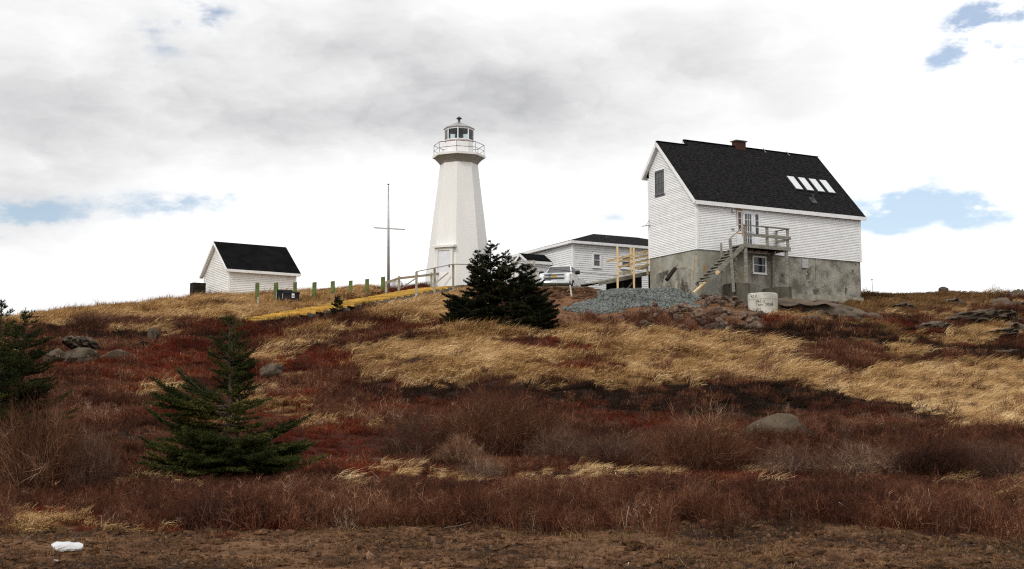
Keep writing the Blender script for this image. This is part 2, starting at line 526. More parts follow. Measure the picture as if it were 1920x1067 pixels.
# ------------------------------------------------------------------ the lie of the land
NEAR = [(6, 'z', 0.0), (11, 'z', 0.0), (15.3, 1067), (18.5, 1008), (22, 952), (26, 900)]
COLS = {
    -250: [(30, 858), (36, 785), (42, 735), (50, 690), (56, 668), (62, 648), (70, 628), (78, 615), (90, 'z', 8.0), (120, 'z', 7.0)],
    0: [(30, 852), (36, 778), (42, 728), (50, 682), (56, 656), (62, 632), (70, 613), (78, 600), (86, 'z', 8.3), (120, 'z', 7.5)],
    200: [(30, 850), (36, 780), (42, 732), (50, 684), (56, 655), (62, 626), (70, 601), (78, 581), (83, 577), (90, 'z', 9.4), (120, 'z', 8.5)],
    400: [(30, 850), (36, 785), (42, 736), (50, 686), (56, 655), (62, 626), (68, 602), (74, 582), (80, 566), (86, 557), (92, 'z', 10.8), (120, 'z', 10)],
    500: [(30, 852), (36, 788), (42, 738), (48, 696), (54, 660), (60, 630), (64, 609), (70, 590), (75, 574), (80, 562), (86, 557), (92, 'z', 10.8), (120, 'z', 10)],
    640: [(30, 855), (36, 790), (42, 740), (48, 694), (53, 655), (58, 626), (63, 603), (69, 581), (74, 566), (79, 549), (84, 545), (90, 'z', 11.0), (120, 'z', 10)],
    790: [(30, 858), (36, 795), (42, 738), (46, 695), (52, 645), (57, 614), (63, 596), (69, 580), (75, 562), (78.5, 549), (82, 537), (90, 'z', 11.2), (120, 'z', 10)],
    880: [(30, 858), (34, 812), (40, 748), (46, 697), (52, 655), (55.5, 631), (60, 612), (66, 590), (72, 565), (76, 543), (79, 534), (84, 528), (95, 'z', 11.4), (120, 'z', 10)],
    980: [(30, 858), (34, 812), (40, 752), (46, 702), (52, 660), (55, 637), (59, 618), (65, 593), (70, 567), (72.5, 551), (74, 537), (76, 'z', 10.0), (79, 'z', 9.95), (85, 'z', 10.6), (95, 'z', 11.4), (120, 'z', 10)],
    1100: [(30, 860), (34, 812), (40, 755), (46, 705), (52, 664), (54.5, 643), (59, 621), (65, 593), (69, 572), (72.5, 555), (74, 538), (76, 'z', 10.0), (79, 'z', 9.95), (86, 'z', 10.8), (95, 'z', 11.4), (120, 'z', 10)],
    1200: [(30, 862), (34, 815), (40, 760), (46, 708), (52, 667), (54.5, 648), (59, 624), (64, 600), (68, 578), (72, 560), (76, 549), (80, 'z', 10.0), (90, 'z', 10.6), (120, 'z', 10)],
    1320: [(30, 864), (34, 818), (40, 768), (46, 720), (51, 682), (53, 662), (57, 637), (62, 610), (67, 587), (71, 568), (75, 553), (80, 'z', 10.0), (95, 'z', 10.6), (120, 'z', 10)],
    1430: [(30, 866), (34, 822), (40, 778), (46, 732), (51, 700), (54, 672), (58, 645), (62, 624), (66, 604), (69.5, 588), (73, 582), (78, 578), (82, 'z', 9.4), (95, 'z', 10.8), (120, 'z', 10)],
    1620: [(30, 868), (34, 826), (40, 780), (45, 744), (50, 708), (55, 674), (60, 644), (65, 618), (70, 601), (75, 587), (80, 571), (84, 559), (88, 551), (95, 'z', 11.1), (120, 'z', 10)],
    1770: [(30, 870), (34, 830), (40, 786), (45, 754), (50, 718), (55, 688), (60, 658), (65, 634), (70, 614), (76, 594), (82, 575), (90, 554), (95, 547), (105, 'z', 11.6), (120, 'z', 10.5)],
    1920: [(30, 870), (34, 832), (40, 790), (45, 758), (50, 728), (55, 698), (60, 670), (65, 643), (70, 622), (76, 602), (84, 577), (92, 558), (97, 552), (105, 'z', 11.4), (120, 'z', 10.5)],
    2200: [(30, 872), (34, 836), (40, 796), (45, 766), (50, 738), (55, 708), (60, 682), (65, 656), (70, 636), (76, 616), (84, 592), (92, 573), (97, 566), (105, 'z', 10.6), (120, 'z', 9.5)],
}
GX0, GX1, GY0, GY1, GS = -62.0, 66.0, 6.0, 118.0, 0.25
gx = np.arange(GX0, GX1 + .01, GS)
gy = np.arange(GY0, GY1 + .01, GS)


PATH_A, PATH_B, PATH_W = at(545, 597, 64.6), at(862, 538, 79), 3.0
PATH_L = math.hypot(PATH_B.x - PATH_A.x, PATH_B.y - PATH_A.y)
PATH_U = Vector((PATH_B.x - PATH_A.x, PATH_B.y - PATH_A.y, 0)) / PATH_L
PATH_N = Vector((-PATH_U.y, PATH_U.x, 0))          # towards the far side


def path_coords(X, Y):
    dx, dy = X - PATH_A.x, Y - PATH_A.y
    al = (dx * PATH_U.x + dy * PATH_U.y) / PATH_L
    return al, dx * PATH_N.x + dy * PATH_N.y, PATH_A.z + (PATH_B.z - PATH_A.z) * np.clip(al, 0, 1)


def make_height():
    keys = sorted(COLS)
    prof = []
    for k in keys:
        pts = NEAR + COLS[k]
        Ys = [p[0] for p in pts]
        Zs = [p[2] if len(p) == 3 else zat(p[1], p[0]) for p in pts]
        prof.append(np.interp(gy, Ys, Zs))
    prof = np.array(prof)
    H = np.zeros((len(gy), len(gx)))
    for j, y in enumerate(gy):
        px = 960 + F * gx / (y * 1.005)
        H[j] = np.interp(px, keys, prof[:, j])

    def blur(A, n, ax):
        k = np.exp(-.5 * (np.arange(-3 * n, 3 * n + 1) / n) ** 2)
        k /= k.sum()
        pad = [(0, 0), (0, 0)]
        pad[ax] = (3 * n, 3 * n)
        B = np.pad(A, pad, mode='edge')
        return np.apply_along_axis(lambda r: np.convolve(r, k, mode='valid'), ax, B)
    H = blur(blur(H, 2, 0), 4, 1)
    XX, YY = np.meshgrid(gx, gy)
    rough = np.clip((YY - 17) / 8, .25, 1) * np.clip((88 - YY) / 8, .3, 1)
    al, sd_, zp = path_coords(XX, YY)
    rough = rough * np.where((al > -.02) & (al < 1.05) & (sd_ > -1.3) & (sd_ < PATH_W + .5), .15, 1)
    # the stairway lies in a shallow cutting
    al, sd_, zp = path_coords(XX, YY)
    inn = (al > -.02) & (al < 1.05)
    H = np.where(inn & (sd_ > -.15) & (sd_ < PATH_W + .1), np.minimum(H, zp - .22), H)
    H = np.where(inn & (sd_ <= -.15) & (sd_ > -1.2), np.minimum(H, zp - .42 + .1 * (-sd_)), H)
    slope = np.clip((YY - 27) / 5, 0, 1) * np.clip((72 - YY) / 6, 0, 1)
    H += fbm(XX, YY, 5.0, 11) * .46 * rough + fbm(XX, YY, 1.4, 31, 3) * .24 * rough + fbm(XX, YY, .5, 51, 2) * .04
    H += (np.abs(fbm(XX, YY, 3.6, 231, 3)) * -1.5 + .18) * .42 * slope * np.minimum(rough, 1)
    return H


HGT = make_height()


def ground_z(X, Y):
    X, Y = np.asarray(X, float), np.asarray(Y, float)
    fx = np.clip((X - GX0) / GS, 0, len(gx) - 1.001)
    fy = np.clip((Y - GY0) / GS, 0, len(gy) - 1.001)
    i, j = fx.astype(int), fy.astype(int)
    u, v = fx - i, fy - j
    return (HGT[j, i] * (1 - u) + HGT[j, i + 1] * u) * (1 - v) + (HGT[j + 1, i] * (1 - u) + HGT[j + 1, i + 1] * u) * v


def gz(x, y):
    return float(ground_z(x, y))


def on_ground(px, Y, sink=0.0):
    """the point of the ground at this bearing and distance"""
    x = (px - 960) / F * Y * 1.003
    return Vector((x, Y, gz(x, Y) - sink))


# ---- what grows where: outlines of the patches as the hillside shows them
HEATH, RED, DARK, STRAW, OLIVE, BRUSH, DIRT, BARE = range(8)
PATCH = [
    (STRAW, [(-100, 602), (50, 592), (180, 578), (370, 556), (480, 550), (600, 540), (700, 540), (700, 560), (600, 580), (480, 607), (350, 598), (250, 602), (120, 608), (-100, 615)]),
    (STRAW, [(690, 585), (760, 566), (850, 546), (905, 548), (860, 600), (790, 608), (700, 600)]),
    (STRAW, [(620, 668), (680, 648), (800, 626), (960, 610), (1100, 618), (1300, 626), (1450, 634), (1520, 650), (1620, 690), (1740, 688), (1960, 686), (1990, 812), (1850, 806), (1760, 780), (1700, 760), (1600, 745), (1480, 722), (1350, 706), (1250, 726), (1140, 722), (1010, 716), (850, 722), (760, 712), (690, 700), (650, 688)]),
    (STRAW, [(190, 622), (330, 612), (340, 632), (260, 640)]),
    (OLIVE, [(1500, 582), (1590, 562), (1640, 540), (1760, 538), (1880, 556), (1890, 578), (1720, 592), (1560, 590)]),
    (OLIVE, [(1480, 606), (1650, 600), (1700, 640), (1560, 650)]),
    (OLIVE, [(980, 520), (1150, 520), (1150, 533), (980, 533)]),
    (BRUSH, [(-100, 895), (400, 892), (700, 900), (1000, 903), (1300, 897), (1600, 900), (2020, 915), (2020, 975), (1500, 985), (1000, 990), (500, 985), (-100, 980)]),
    (BRUSH, [(1400, 800), (1600, 805), (2020, 820), (2020, 895), (1700, 892), (1420, 880)]),
    (BRUSH, [(980, 790), (1200, 790), (1210, 872), (1020, 875)]),
    (BRUSH, [(600, 745), (980, 735), (1000, 790), (760, 800), (620, 790)]),
    (BRUSH, [(180, 600), (380, 606), (380, 618), (200, 618)]),
    (DIRT, [(-200, 992), (500, 992), (1000, 992), (1300, 985), (2100, 988), (2100, 1300), (-200, 1300)]),
    (DIRT, [(985, 534), (1050, 530), (1180, 532), (1180, 556), (1000, 560)]),
    (DIRT, [(1000, 562), (1050, 540), (1160, 530), (1340, 550), (1530, 560), (1520, 586), (1440, 592), (1420, 606), (1380, 626), (1220, 622), (1090, 617), (1030, 612)]),
    (BARE, [(985, 470), (1215, 470), (1215, 531), (985, 528)]),
]
BLOB = [
    (RED, 380, 690, 190, 34), (RED, 640, 835, 150, 40), (RED, 880, 855, 90, 14), (RED, 600, 682, 70, 22), (RED, 1450, 734, 90, 16), (RED, 1100, 860, 80, 12),
    (RED, 1000, 642, 75, 9), (RED, 1095, 690, 70, 12), (RED, 760, 770, 90, 18), (RED, 1230, 790, 120, 18), (RED, 90, 968, 140, 16), (RED, 1480, 888, 120, 9), (RED, 720, 880, 130, 9),
    (RED, 1070, 655, 80, 7), (DARK, 1330, 750, 260, 34), (DARK, 1040, 742, 160, 22), (DARK, 1490, 628, 150, 20), (DARK, 1690, 650, 60, 12), (DARK, 1860, 662, 110, 14),
    (DARK, 800, 740, 150, 18), (DARK, 420, 640, 60, 10), (DARK, 230, 635, 110, 12), (HEATH, 1570, 668, 95, 24), (HEATH, 1600, 694, 40, 9), 
    (DARK, 860, 870, 70, 14), (DARK, 690, 742, 70, 14), 
    (STRAW, 880, 893, 55, 9), (STRAW, 1000, 891, 48, 10), (STRAW, 1120, 880, 38, 12), (STRAW, 1232, 882, 28, 8), (STRAW, 750, 882, 26, 10), (STRAW, 1612, 890, 22, 10), (STRAW, 1780, 906, 40, 8), (STRAW, 1880, 932, 32, 13),
    (STRAW, 640, 922, 26, 10), (STRAW, 240, 915, 22, 10), (STRAW, 505, 675, 30, 12), (STRAW, 535, 706, 16, 9), (STRAW, 250, 984, 90, 8), (STRAW, 60, 982, 60, 10), (STRAW, 560, 648, 50, 12), (STRAW, 300, 890, 60, 7), (STRAW, 1420, 880, 35, 8),
    (STRAW, 1690, 660, 45, 8), (STRAW, 1790, 640, 60, 9), (STRAW, 1850, 622, 55, 8),
]


def inpoly(x, y, poly):
    r = np.zeros(x.shape, bool)
    n = len(poly)
    for i in range(n):
        x0, y0 = poly[i]
        x1, y1 = poly[(i + 1) % n]
        if y0 == y1:
            continue
        c = ((y0 > y) != (y1 > y)) & (x < (x1 - x0) * (y - y0) / (y1 - y0) + x0)
        r ^= c
    return r


def cover(X, Y, Z):
    px, py = project(X, Y, Z)
    nearw = np.clip((30 - Y) / 8, 0, 1)
    wx = px + fbm(X, Y, 3.0, 71) * 60 + fbm(X, Y, .8, 75, 2) * 22
    wy = py + fbm(X, Y, 3.0, 81) * 22 * np.clip(30 / Y, .4, 1.4) + fbm(X, Y, .8, 85, 2) * 9 + nearw * (fbm(X, Y, 1.8, 87, 3) * 95)
    c = np.full(px.shape, HEATH)
    p = fbm(X, Y, 7.0, 91)
    c[p > .06] = RED
    c[p < -.15] = DARK
    c[(fbm(X, Y, 3.2, 95) > .20) & (Y > 34)] = STRAW
    right = (wx > 1480) & (wy > 588) & (wy < 690)
    q = fbm(X, Y, 2.2, 97)
    c[right & (q > .09)] = OLIVE
    c[right & (q < -.12)] = DARK
    for ty, poly in PATCH:
        c[inpoly(wx, wy, poly)] = ty
    for ty, cx, cy, rx, ry in BLOB:
        c[((wx - cx) / rx) ** 2 + ((wy - cy) / ry) ** 2 < 1] = ty
    s = c == STRAW
    q2 = fbm(X, Y, 1.7, 99)
    thr = np.where(px < 1120, -.14, -.22)
    c[s & (q2 < thr) & (Y > 30) & (Y < 60)] = HEATH
    c[s & (q2 > .25) & (Y > 30) & (Y < 56) & (px < 1150)] = RED
    c[(Y > 74) & (px > 980) & (px < 1420) & (Y < 110)] = BARE
    return c


GROUND_COL = np.array([srgb(50, 31, 22), srgb(66, 30, 20), srgb(32, 22, 15), srgb(116, 88, 54), srgb(92, 70, 40), srgb(46, 31, 23), srgb(114, 82, 57), srgb(94, 84, 68)])


def build_ground():
    step = 0.32
    def ext(a, b, far):
        d = np.geomspace(1.5, far, 14)
        return np.concatenate([(a - np.cumsum(np.diff(np.concatenate([[0], d]))))[::-1], np.arange(a, b + .01, step), b + d])
    xs = ext(-58, 62, 2500)
    ys = ext(6.2, 116, 3000)
    X, Y = np.meshgrid(xs, ys)
    Z = ground_z(X, Y)
    dist = np.hypot(np.maximum(0, np.maximum(-58 - X, X - 62)), np.maximum(0, np.maximum(6.2 - Y, Y - 116)))
    w = np.exp(-dist / 90)
    Z = Z * w + np.where(Y > 60, -2.0, 0.0) * (1 - w)
    nx, ny = len(xs), len(ys)
    idx = np.arange(nx * ny).reshape(ny, nx)
    Fc = np.stack([idx[:-1, :-1], idx[:-1, 1:], idx[1:, 1:], idx[1:, :-1]], -1).reshape(-1, 4)
    me = fast_mesh('ground', np.stack([X, Y, Z], -1).reshape(-1, 3), Fc, 'ground_cover')
    me.polygons.foreach_set('use_smooth', np.ones(len(Fc), bool))
    xf, yf, zf = X.ravel(), np.maximum(Y.ravel(), 3), Z.ravel()
    c = cover(xf, yf, zf)
    col = GROUND_COL[c]
    # bare earth turns to dark damp soil in irregular stains
    st = fbm(xf, yf, 1.1, 131)
    d = (c == DIRT)
    near = d & (yf < 30)
    col[near & (st < -.02)] = srgb(50, 35, 25)
    col[near & (st > .15)] = srgb(116, 86, 62)
    col[d & (yf > 30) & (st < -.08)] = srgb(84, 62, 50)
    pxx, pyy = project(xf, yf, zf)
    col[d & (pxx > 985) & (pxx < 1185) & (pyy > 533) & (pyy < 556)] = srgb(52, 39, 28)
    a = me.attributes.new('cover', 'FLOAT_COLOR', 'POINT')
    a.data.foreach_set('color', np.concatenate([col, np.ones((len(col), 1))], 1).astype(np.float32).ravel())
    o = new_obj('ground', me)
    tag(o, 'rolling coastal hillside of heath, straw grass and bare earth', 'ground', kind='structure')


build_ground()


# ------------------------------------------------------------------ buildings
def siding(parent, mat, org, u, n, ulim, z0, z1, expo, holes=(), name='clapboard', gap=.0095):
    """boards spaced by shadow-line gaps on a wall plane; ulim(z) gives the wall's extent, holes cut windows and doors out"""
    org, u, n = Vector(org), Vector(u), Vector(n)
    z = z0
    while z < z1 - .02:
        zt = min(z + expo, z1)
        a0, b0 = ulim(z)
        a1, b1 = ulim(zt)
        if b0 - a0 < .05:
            break
        segs = [(a0, b0, a1, b1)]
        for (h0, h1, hz0, hz1) in holes:
            if zt > hz0 + .02 and z < hz1 - .02:
                ns = []
                for (p0, q0, p1, q1) in segs:
                    if h1 <= p0 or h0 >= q0:
                        ns.append((p0, q0, p1, q1))
                        continue
                    if h0 > p0:
                        ns.append((p0, h0, min(p1, h0), h0))
                    if h1 < q0:
                        ns.append((h1, q0, h1, max(q1, h1)))
                segs = ns
        for (p0, q0, p1, q1) in segs:
            if q0 - p0 < .03:
                continue
            pt = lambda uu, zz, d: org + u * uu + n * d + Vector((0, 0, zz))
            j = random.uniform(-.002, .003)
            m = MB()
            zg = zt - gap
            m.hexa([pt(p0, z, -.004), pt(q0, z, -.004), pt(q0, z, .026 + j), pt(p0, z, .026 + j),
                    pt(p1, zg, -.004), pt(q1, zg, -.004), pt(q1, zg, .006), pt(p1, zg, .006)])
            m.build(name, mat, parent)
        z += expo


def window(parent, org, u, n, w, h, frame_mat, pane_mat, casing=.09, muntins=(0, 0), depth=.05, sill=True, split=True):
    """double-hung window: casing, sill, two sashes with panes, muntins; org is the lower corner of the glazed opening"""
    org, u, n = Vector(org), Vector(u), Vector(n)
    up = Vector((0, 0, 1))

    def slab(m, a, b, z0, z1, d0, d1):
        P = lambda x, z, d: org + u * x + up * z + n * d
        m.hexa([P(a, z0, d0), P(b, z0, d0), P(b, z0, d1), P(a, z0, d1), P(a, z1, d0), P(b, z1, d0), P(b, z1, d1), P(a, z1, d1)])
    m = MB()
    slab(m, -casing, 0, 0, h, -.04, depth)
    slab(m, w, w + casing, 0, h, -.04, depth)
    slab(m, -casing, w + casing, h, h + casing * 1.15, -.04, depth + .01)
    slab(m, -casing, w + casing, -casing, 0, -.04, depth)
    if sill:
        slab(m, -casing - .03, w + casing + .03, -casing - .04, -casing, -.04, depth + .04)
    win = m.build('window', frame_mat, parent)
    rows = [(0, h / 2 - .02), (h / 2 + .02, h)] if split else [(0, h)]
    if split:
        m = MB()
        slab(m, 0, w, h / 2 - .02, h / 2 + .02, -.02, depth - .01)
        m.build('sash_bar', frame_mat, win)
    for (a, b) in rows:
        m = MB()
        slab(m, 0, w, a, b, -.03, .008)
        m.build('pane', pane_mat, win)
        m = MB()
        nx, nz = muntins
        for i in range(nx):
            c = w * (i + 1) / (nx + 1)
            slab(m, c - .011, c + .011, a, b, .008, .022)
        for i in range(nz):
            c = a + (b - a) * (i + 1) / (nz + 1)
            slab(m, 0, w, c - .011, c + .011, .008, .02)
        if m.v:
            m.build('muntin', frame_mat, win)
    return win


def make_house():
    A = R(28)
    o = at(1307.5, 463, 76)
    Zb = 3.5
    T = thing('clapboard_house', 'tall white clapboard house with steep black roof on a stained concrete basement', 'house', (o.x, o.y, o.z - Zb), A)
    B = lambda: MB((0, 0, Zb))
    L, W = 13.0, 5.12
    # basement in two pours with a crack between them
    m = B(); m.box(.04, 4.0, .04, W - .03, -3.6, -.11); m.build('foundation', 'concrete_smooth', T)
    m = B(); m.box(4.0, 9.16, .04, W - .03, -3.6, -.11); m.build('foundation', 'concrete', T)
    m = B(); m.box(9.20, L - .05, .04, W - .03, -3.6, -.11); m.build('foundation', 'concrete', T)
    m = B(); m.box(9.14, 9.22, .12, W - .1, -3.6, -.115); m.build('crack', 'concrete_dark', T)
    m = B()
    m.prism([(6.6, -.12, -3.5), (6.6, .3, -3.5), (6.6, .3, -2.42), (6.6, -.12, -2.46)], (L - 6.6, 0, 0))
    m.build('footing', 'footing', T)
    m = B()
    m.prism([(8.9, .02, -2.1), (9.4, .02, -2.1), (9.2, .02, -2.4), (9.0, .02, -2.45)], (0, .1, 0)); m.build('broken_corner', 'concrete_dark', T)
    # lower rough rendering on the gable side, set a little proud
    m = B(); m.prism([(.012, .05, -3.6), (.012, W - .05, -3.6), (.012, W - .05, -1.25), (.012, 3.6, -1.1), (.012, 2.3, -1.0), (.012, 1.0, -1.12), (.012, .05, -1.55)], (.08, 0, 0))
    m.build('render_patch', 'concrete', T)
    m = B(); m.box(8.08, 8.58, .0, .1, -.79, -.2); m.build('cover_plate', 'galvanised', T)
    # wall core
    core = lambda s0, s1, rt, rz: [(s0, .03, -.11), (s0, W - .03, -.11), (s0, W - .03, rz - 1.168 * (W - rt) - .16), (s0, rt, rz - .16), (s0, .03, 2.86)]
    m = B(); m.prism(core(.03, 2.1, 3.82, 7.14), (2.07, 0, 0)); m.prism(core(2.1, 2.1, 4.2, 7.55), (L - 2.13, 0, 0))
    m.build('wall', 'lap_shade', T)
    # clapboards: front wall and gable
    org = (0, 0, Zb)
    siding(T, 'worn_white', org, (1, 0, 0), (0, -1, 0), lambda z: (.12, L - .12), -.12, 2.66, .1045, holes=[(2.93, 4.83, .22, 2.64)])

    def gl(z):
        lo = .12 if z < 2.7 else (z - 2.62) / 1.08
        hi = W - .12 if z < 5.2 else 3.82 + (6.98 - z) / 1.168
        return (lo, min(hi, W - .12))
    siding(T, 'worn_white', org, (0, 1, 0), (-1, 0, 0), gl, -.12, 6.8, .1045, holes=[(3.27, 4.34, 3.72, 5.36)])
    for (x0, x1, y0, y1, z1) in ((-.035, .12, -.035, .0, 2.62), (-.035, .0, .0, .12, 2.7), (L - .12, L + .03, -.035, .05, 2.62), (-.035, .03, W - .12, W + .03, 5.0)):
        m = B(); m.box(x0, x1, y0, y1, -.14, z1); m.build('corner_board', 'trim_white', T)
    # roof
    k = 1.08
    fz = lambda t: 2.80 + k * (t + .22)
    pts = [(-.24, -.22), (13.3, -.22), (13.3, 4.2), (2.1, 4.2), (2.1, 3.82), (-.24, 3.82)]
    m = B(); m.prism([(s, t, fz(t) - .07) for s, t in pts], (0, 0, .10))
    roof = m.build('roof', 'shingle', T)
    m = B(); m.prism([(-.24, 3.82, 7.17 - .07), (2.1, 3.82, 7.17 - .07), (2.1, 5.5, 5.21 - .07), (-.24, 5.5, 5.21 - .07)], (0, 0, .10))
    m.prism([(2.1, 4.2, 7.58 - .07), (13.3, 4.2, 7.58 - .07), (13.3, 5.5, 6.06 - .07), (2.1, 5.5, 6.06 - .07)], (0, 0, .10))
    m.build('roof', 'shingle', T)
    # shingle courses as thin laps across the front slope
    m = B()
    t = -.18
    while t < 4.1:
        s0 = -.235 if t < 3.72 else 2.105
        z = fz(t) + .03
        m.hexa([(s0, t, z - .01), (13.29, t, z - .01), (13.29, t + .16, fz(t + .16) + .022), (s0, t + .16, fz(t + .16) + .022),
                (s0, t, z + .010), (13.29, t, z + .010), (13.29, t + .16, fz(t + .16) + .026), (s0, t + .16, fz(t + .16) + .026)])
        t += .17
    lap = m.build('shingle_courses', 'shingle', roof); lap['kind'] = 'stuff'
    m = B(); m.bar((2.1, 4.2, 7.61), (13.3, 4.2, 7.61), .22, .03); m.build('ridge_cap', 'shingle', roof)
    m = B(); m.bar((-.24, 3.82, 7.20), (2.1, 3.82, 7.20), .22, .03); m.build('ridge_cap', 'shingle', roof)
    for s in (8.6, 10.6):
        m = B(); m.bar((s, 4.1, 7.58), (s, 4.2, 7.72), .05, .03); m.bar((s, 4.1, 7.56), (s, 3.9, 7.38), .05, .02); m.build('roof_bracket', 'galvanised', roof)
    # step in the ridge closed by a small white gable
    m = B(); m.prism([(2.075, 3.80, 6.98), (2.075, 4.22, 7.50), (2.075, 4.9, 6.72)], (.05, 0, 0)); m.build('gable_infill', 'trim_white', T)
    # eaves
    m = B(); m.box(-.25, 13.31, -.252, -.222, 2.56, 2.80); m.build('fascia', 'trim_white', T)
    m = B(); m.box(-.02, 13.30, -.22, .0, 2.60, 2.635); m.build('soffit', 'trim_white', T)
    m = B(); m.box(-.255, -.225, 5.47, 5.52, 4.98, 5.22); m.box(-.22, 2.1, 5.47, 5.50, 4.98, 5.2); m.build('fascia', 'trim_white', T)
    for (p, q) in (((-.262, -.2, fz(-.2) - .16), (-.262, 3.83, fz(3.83) - .16)), ((-.262, 5.5, 5.05), (-.262, 3.82, 7.02)), ((13.315, -.2, fz(-.2) - .16), (13.315, 4.2, fz(4.2) - .16))):
        m = B(); m.bar(p, q, .04, .20); m.build('rake_board', 'trim_white', T)
    m = B(); m.prism([(-.24, -.2, 2.60), (0, -.2, 2.60), (0, 3.82, fz(3.82) - .19), (-.24, 3.82, fz(3.82) - .19)], (0, 0, .03)); m.build('rake_soffit', 'trim_white', T)
    m = B(); m.prism([(-.24, 3.82, 6.95), (0, 3.82, 6.95), (0, 5.48, 5.01), (-.24, 5.48, 5.01)], (0, 0, .03)); m.build('rake_soffit', 'trim_white', T)
    # chimney
    m = B(); m.box(6.20, 6.98, 3.98, 4.45, 6.9, 7.93); ch = m.build('chimney', 'brick', T)
    m = B()
    for i, z in enumerate(np.arange(7.42, 7.9, .075)):
        m.box(6.195, 6.985, 3.975, 4.455, z, z + .010)
    j = m.build('mortar_joint', 'cap_stone', ch); j['kind'] = 'stuff'
    m = B(); m.box(6.12, 7.06, 3.90, 4.53, 7.93, 8.0); m.build('chimney_cap', 'cap_stone', ch)
    # skylights and vent on the roof plane
    nrm = Vector((0, -k, 1)).normalized()
    for s0 in (8.76, 9.68, 10.6, 11.5):
        sl = lambda s, t, d: Vector((s, t, fz(t) + .03)) + nrm * d
        q = [(s0, 1.24), (s0 + .62, 1.24), (s0 + .62, 2.22), (s0, 2.22)]
        m = B(); m.hexa([sl(*p, -.02) for p in q] + [sl(*p, .10) for p in q]); w = m.build('skylight', 'metal_dark', T)
        q = [(s0 + .035, 1.285), (s0 + .585, 1.285), (s0 + .585, 2.185), (s0 + .035, 2.185)]
        m = B(); m.hexa([sl(*p, .09) for p in q] + [sl(*p, .115) for p in q]); m.build('pane', 'pane_sky_sheen', w)
    m = B(); m.tube([(9.62, .62, fz(.62)), (9.62, .62, fz(.62) + .42)], .06, 8)
    v = m.build('vent_pipe', 'metal_dark', T)
    m = B(); m.hexa([Vector((s, t, fz(t) + .03)) + nrm * d for d in (.0, .02) for s, t in ((9.42, .42), (9.84, .42), (9.84, .8), (9.42, .8))]); m.build('flashing', 'metal_dark', v)
    # gable window
    wn = window(T, (-.01, 3.34 + .93, 3.86 + Zb), (0, -1, 0), (-1, 0, 0), .93, 1.38, 'blind_grey', 'window_grey', .05, (2, 1), .045)
    m = MB(); m.box(-.05, .0, 4.32, 4.40, 3.75 + Zb, 5.4 + Zb); m.box(-.05, .0, 3.20, 3.29, 3.75 + Zb, 5.4 + Zb); m.box(-.055, .0, 3.20, 4.40, 5.345 + Zb, 5.43 + Zb); m.build('casing', 'trim_white', wn)
    # french door with side lights
    m = B(); m.box(2.95, 4.81, -.03, .05, .24, 2.62); door = m.build('door', 'trim_white', T)
    m = B(); m.box(2.97, 3.40, -.045, -.028, 2.46, 2.53); m.box(3.36, 3.40, -.045, -.028, .9, 2.46); m.box(2.97, 3.0, -.045, -.028, 1.5, 2.46); m.box(2.97, 3.36, -.045, -.028, 1.03, 1.08)
    m.build('trim', 'orange_trim', door)
    m = B(); m.box(3.46, 4.24, -.06, -.028, .26, 2.42); m.build('door_leaf', 'door_white', door)
    m = B(); m.box(3.58, 4.06, -.068, -.05, .42, 2.30); m.build('pane', 'window_grey', door)
    m = B()
    for i in range(1, 3):
        m.box(3.58 + .16 * i - .012, 3.58 + .16 * i + .012, -.080, -.066, .42, 2.30)
    for i in range(1, 5):
        m.box(3.58, 4.06, -.078, -.066, .42 + .376 * i - .012, .42 + .376 * i + .012)
    m.build('muntin', 'trim_white', door)
    for (a, b, z0, z1) in ((3.09, 3.28, 1.2, 2.36), (4.42, 4.62, 1.1, 2.32)):
        m = B(); m.box(a, b, -.06, -.028, z0, z1); m.build('pane', 'window_dark', door)
        m = B()
        for i in (1, 2):
            z = z0 + (z1 - z0) * i / 3
            m.box(a, b, -.07, -.058, z - .012, z + .012)
        m.build('muntin', 'trim_white', door)
    m = B(); m.tube([(4.18, -.06, 1.2), (4.18, -.13, 1.2)], .03, 8); m.build('handle', 'chrome', door)
    # wall lamp, meter bracket
    m = B(); m.tube([(2.66, -.02, 2.42), (2.66, -.10, 2.42)], .09, 12); m.tube([(2.66, -.09, 2.40), (2.66, -.16, 2.30)], [.09, .06], 10); m.build('wall_lamp', 'galvanised', T)
    m = B(); m.box(2.55, 2.75, -.07, -.015, 1.22, 1.30); m.build('wall_socket', 'metal_grey', T)
    m = B(); m.bar((-.02, 4.96, 2.0), (-.55, 5.1, 1.92), .05, .05); m.bar((-.05, 4.98, 2.35), (-.25, 5.06, 1.98), .03, .03); m.build('service_bracket', 'metal_grey', T)
    # basement window
    window(T, (4.24, .035, -1.28 + Zb), (1, 0, 0), (0, -1, 0), .88, .92, 'trim_white', 'window_dark', .09, (0, 0), .06)
    return T


house = make_house()
HO = Vector(house.location) + Vector((0, 0, 3.5))
HEX, HEY = Vector((math.cos(R(28)), math.sin(R(28)), 0)), Vector((-math.sin(R(28)), math.cos(R(28)), 0))


def hw(s, t, z):
    return HO + HEX * s + HEY * t + Vector((0, 0, z))


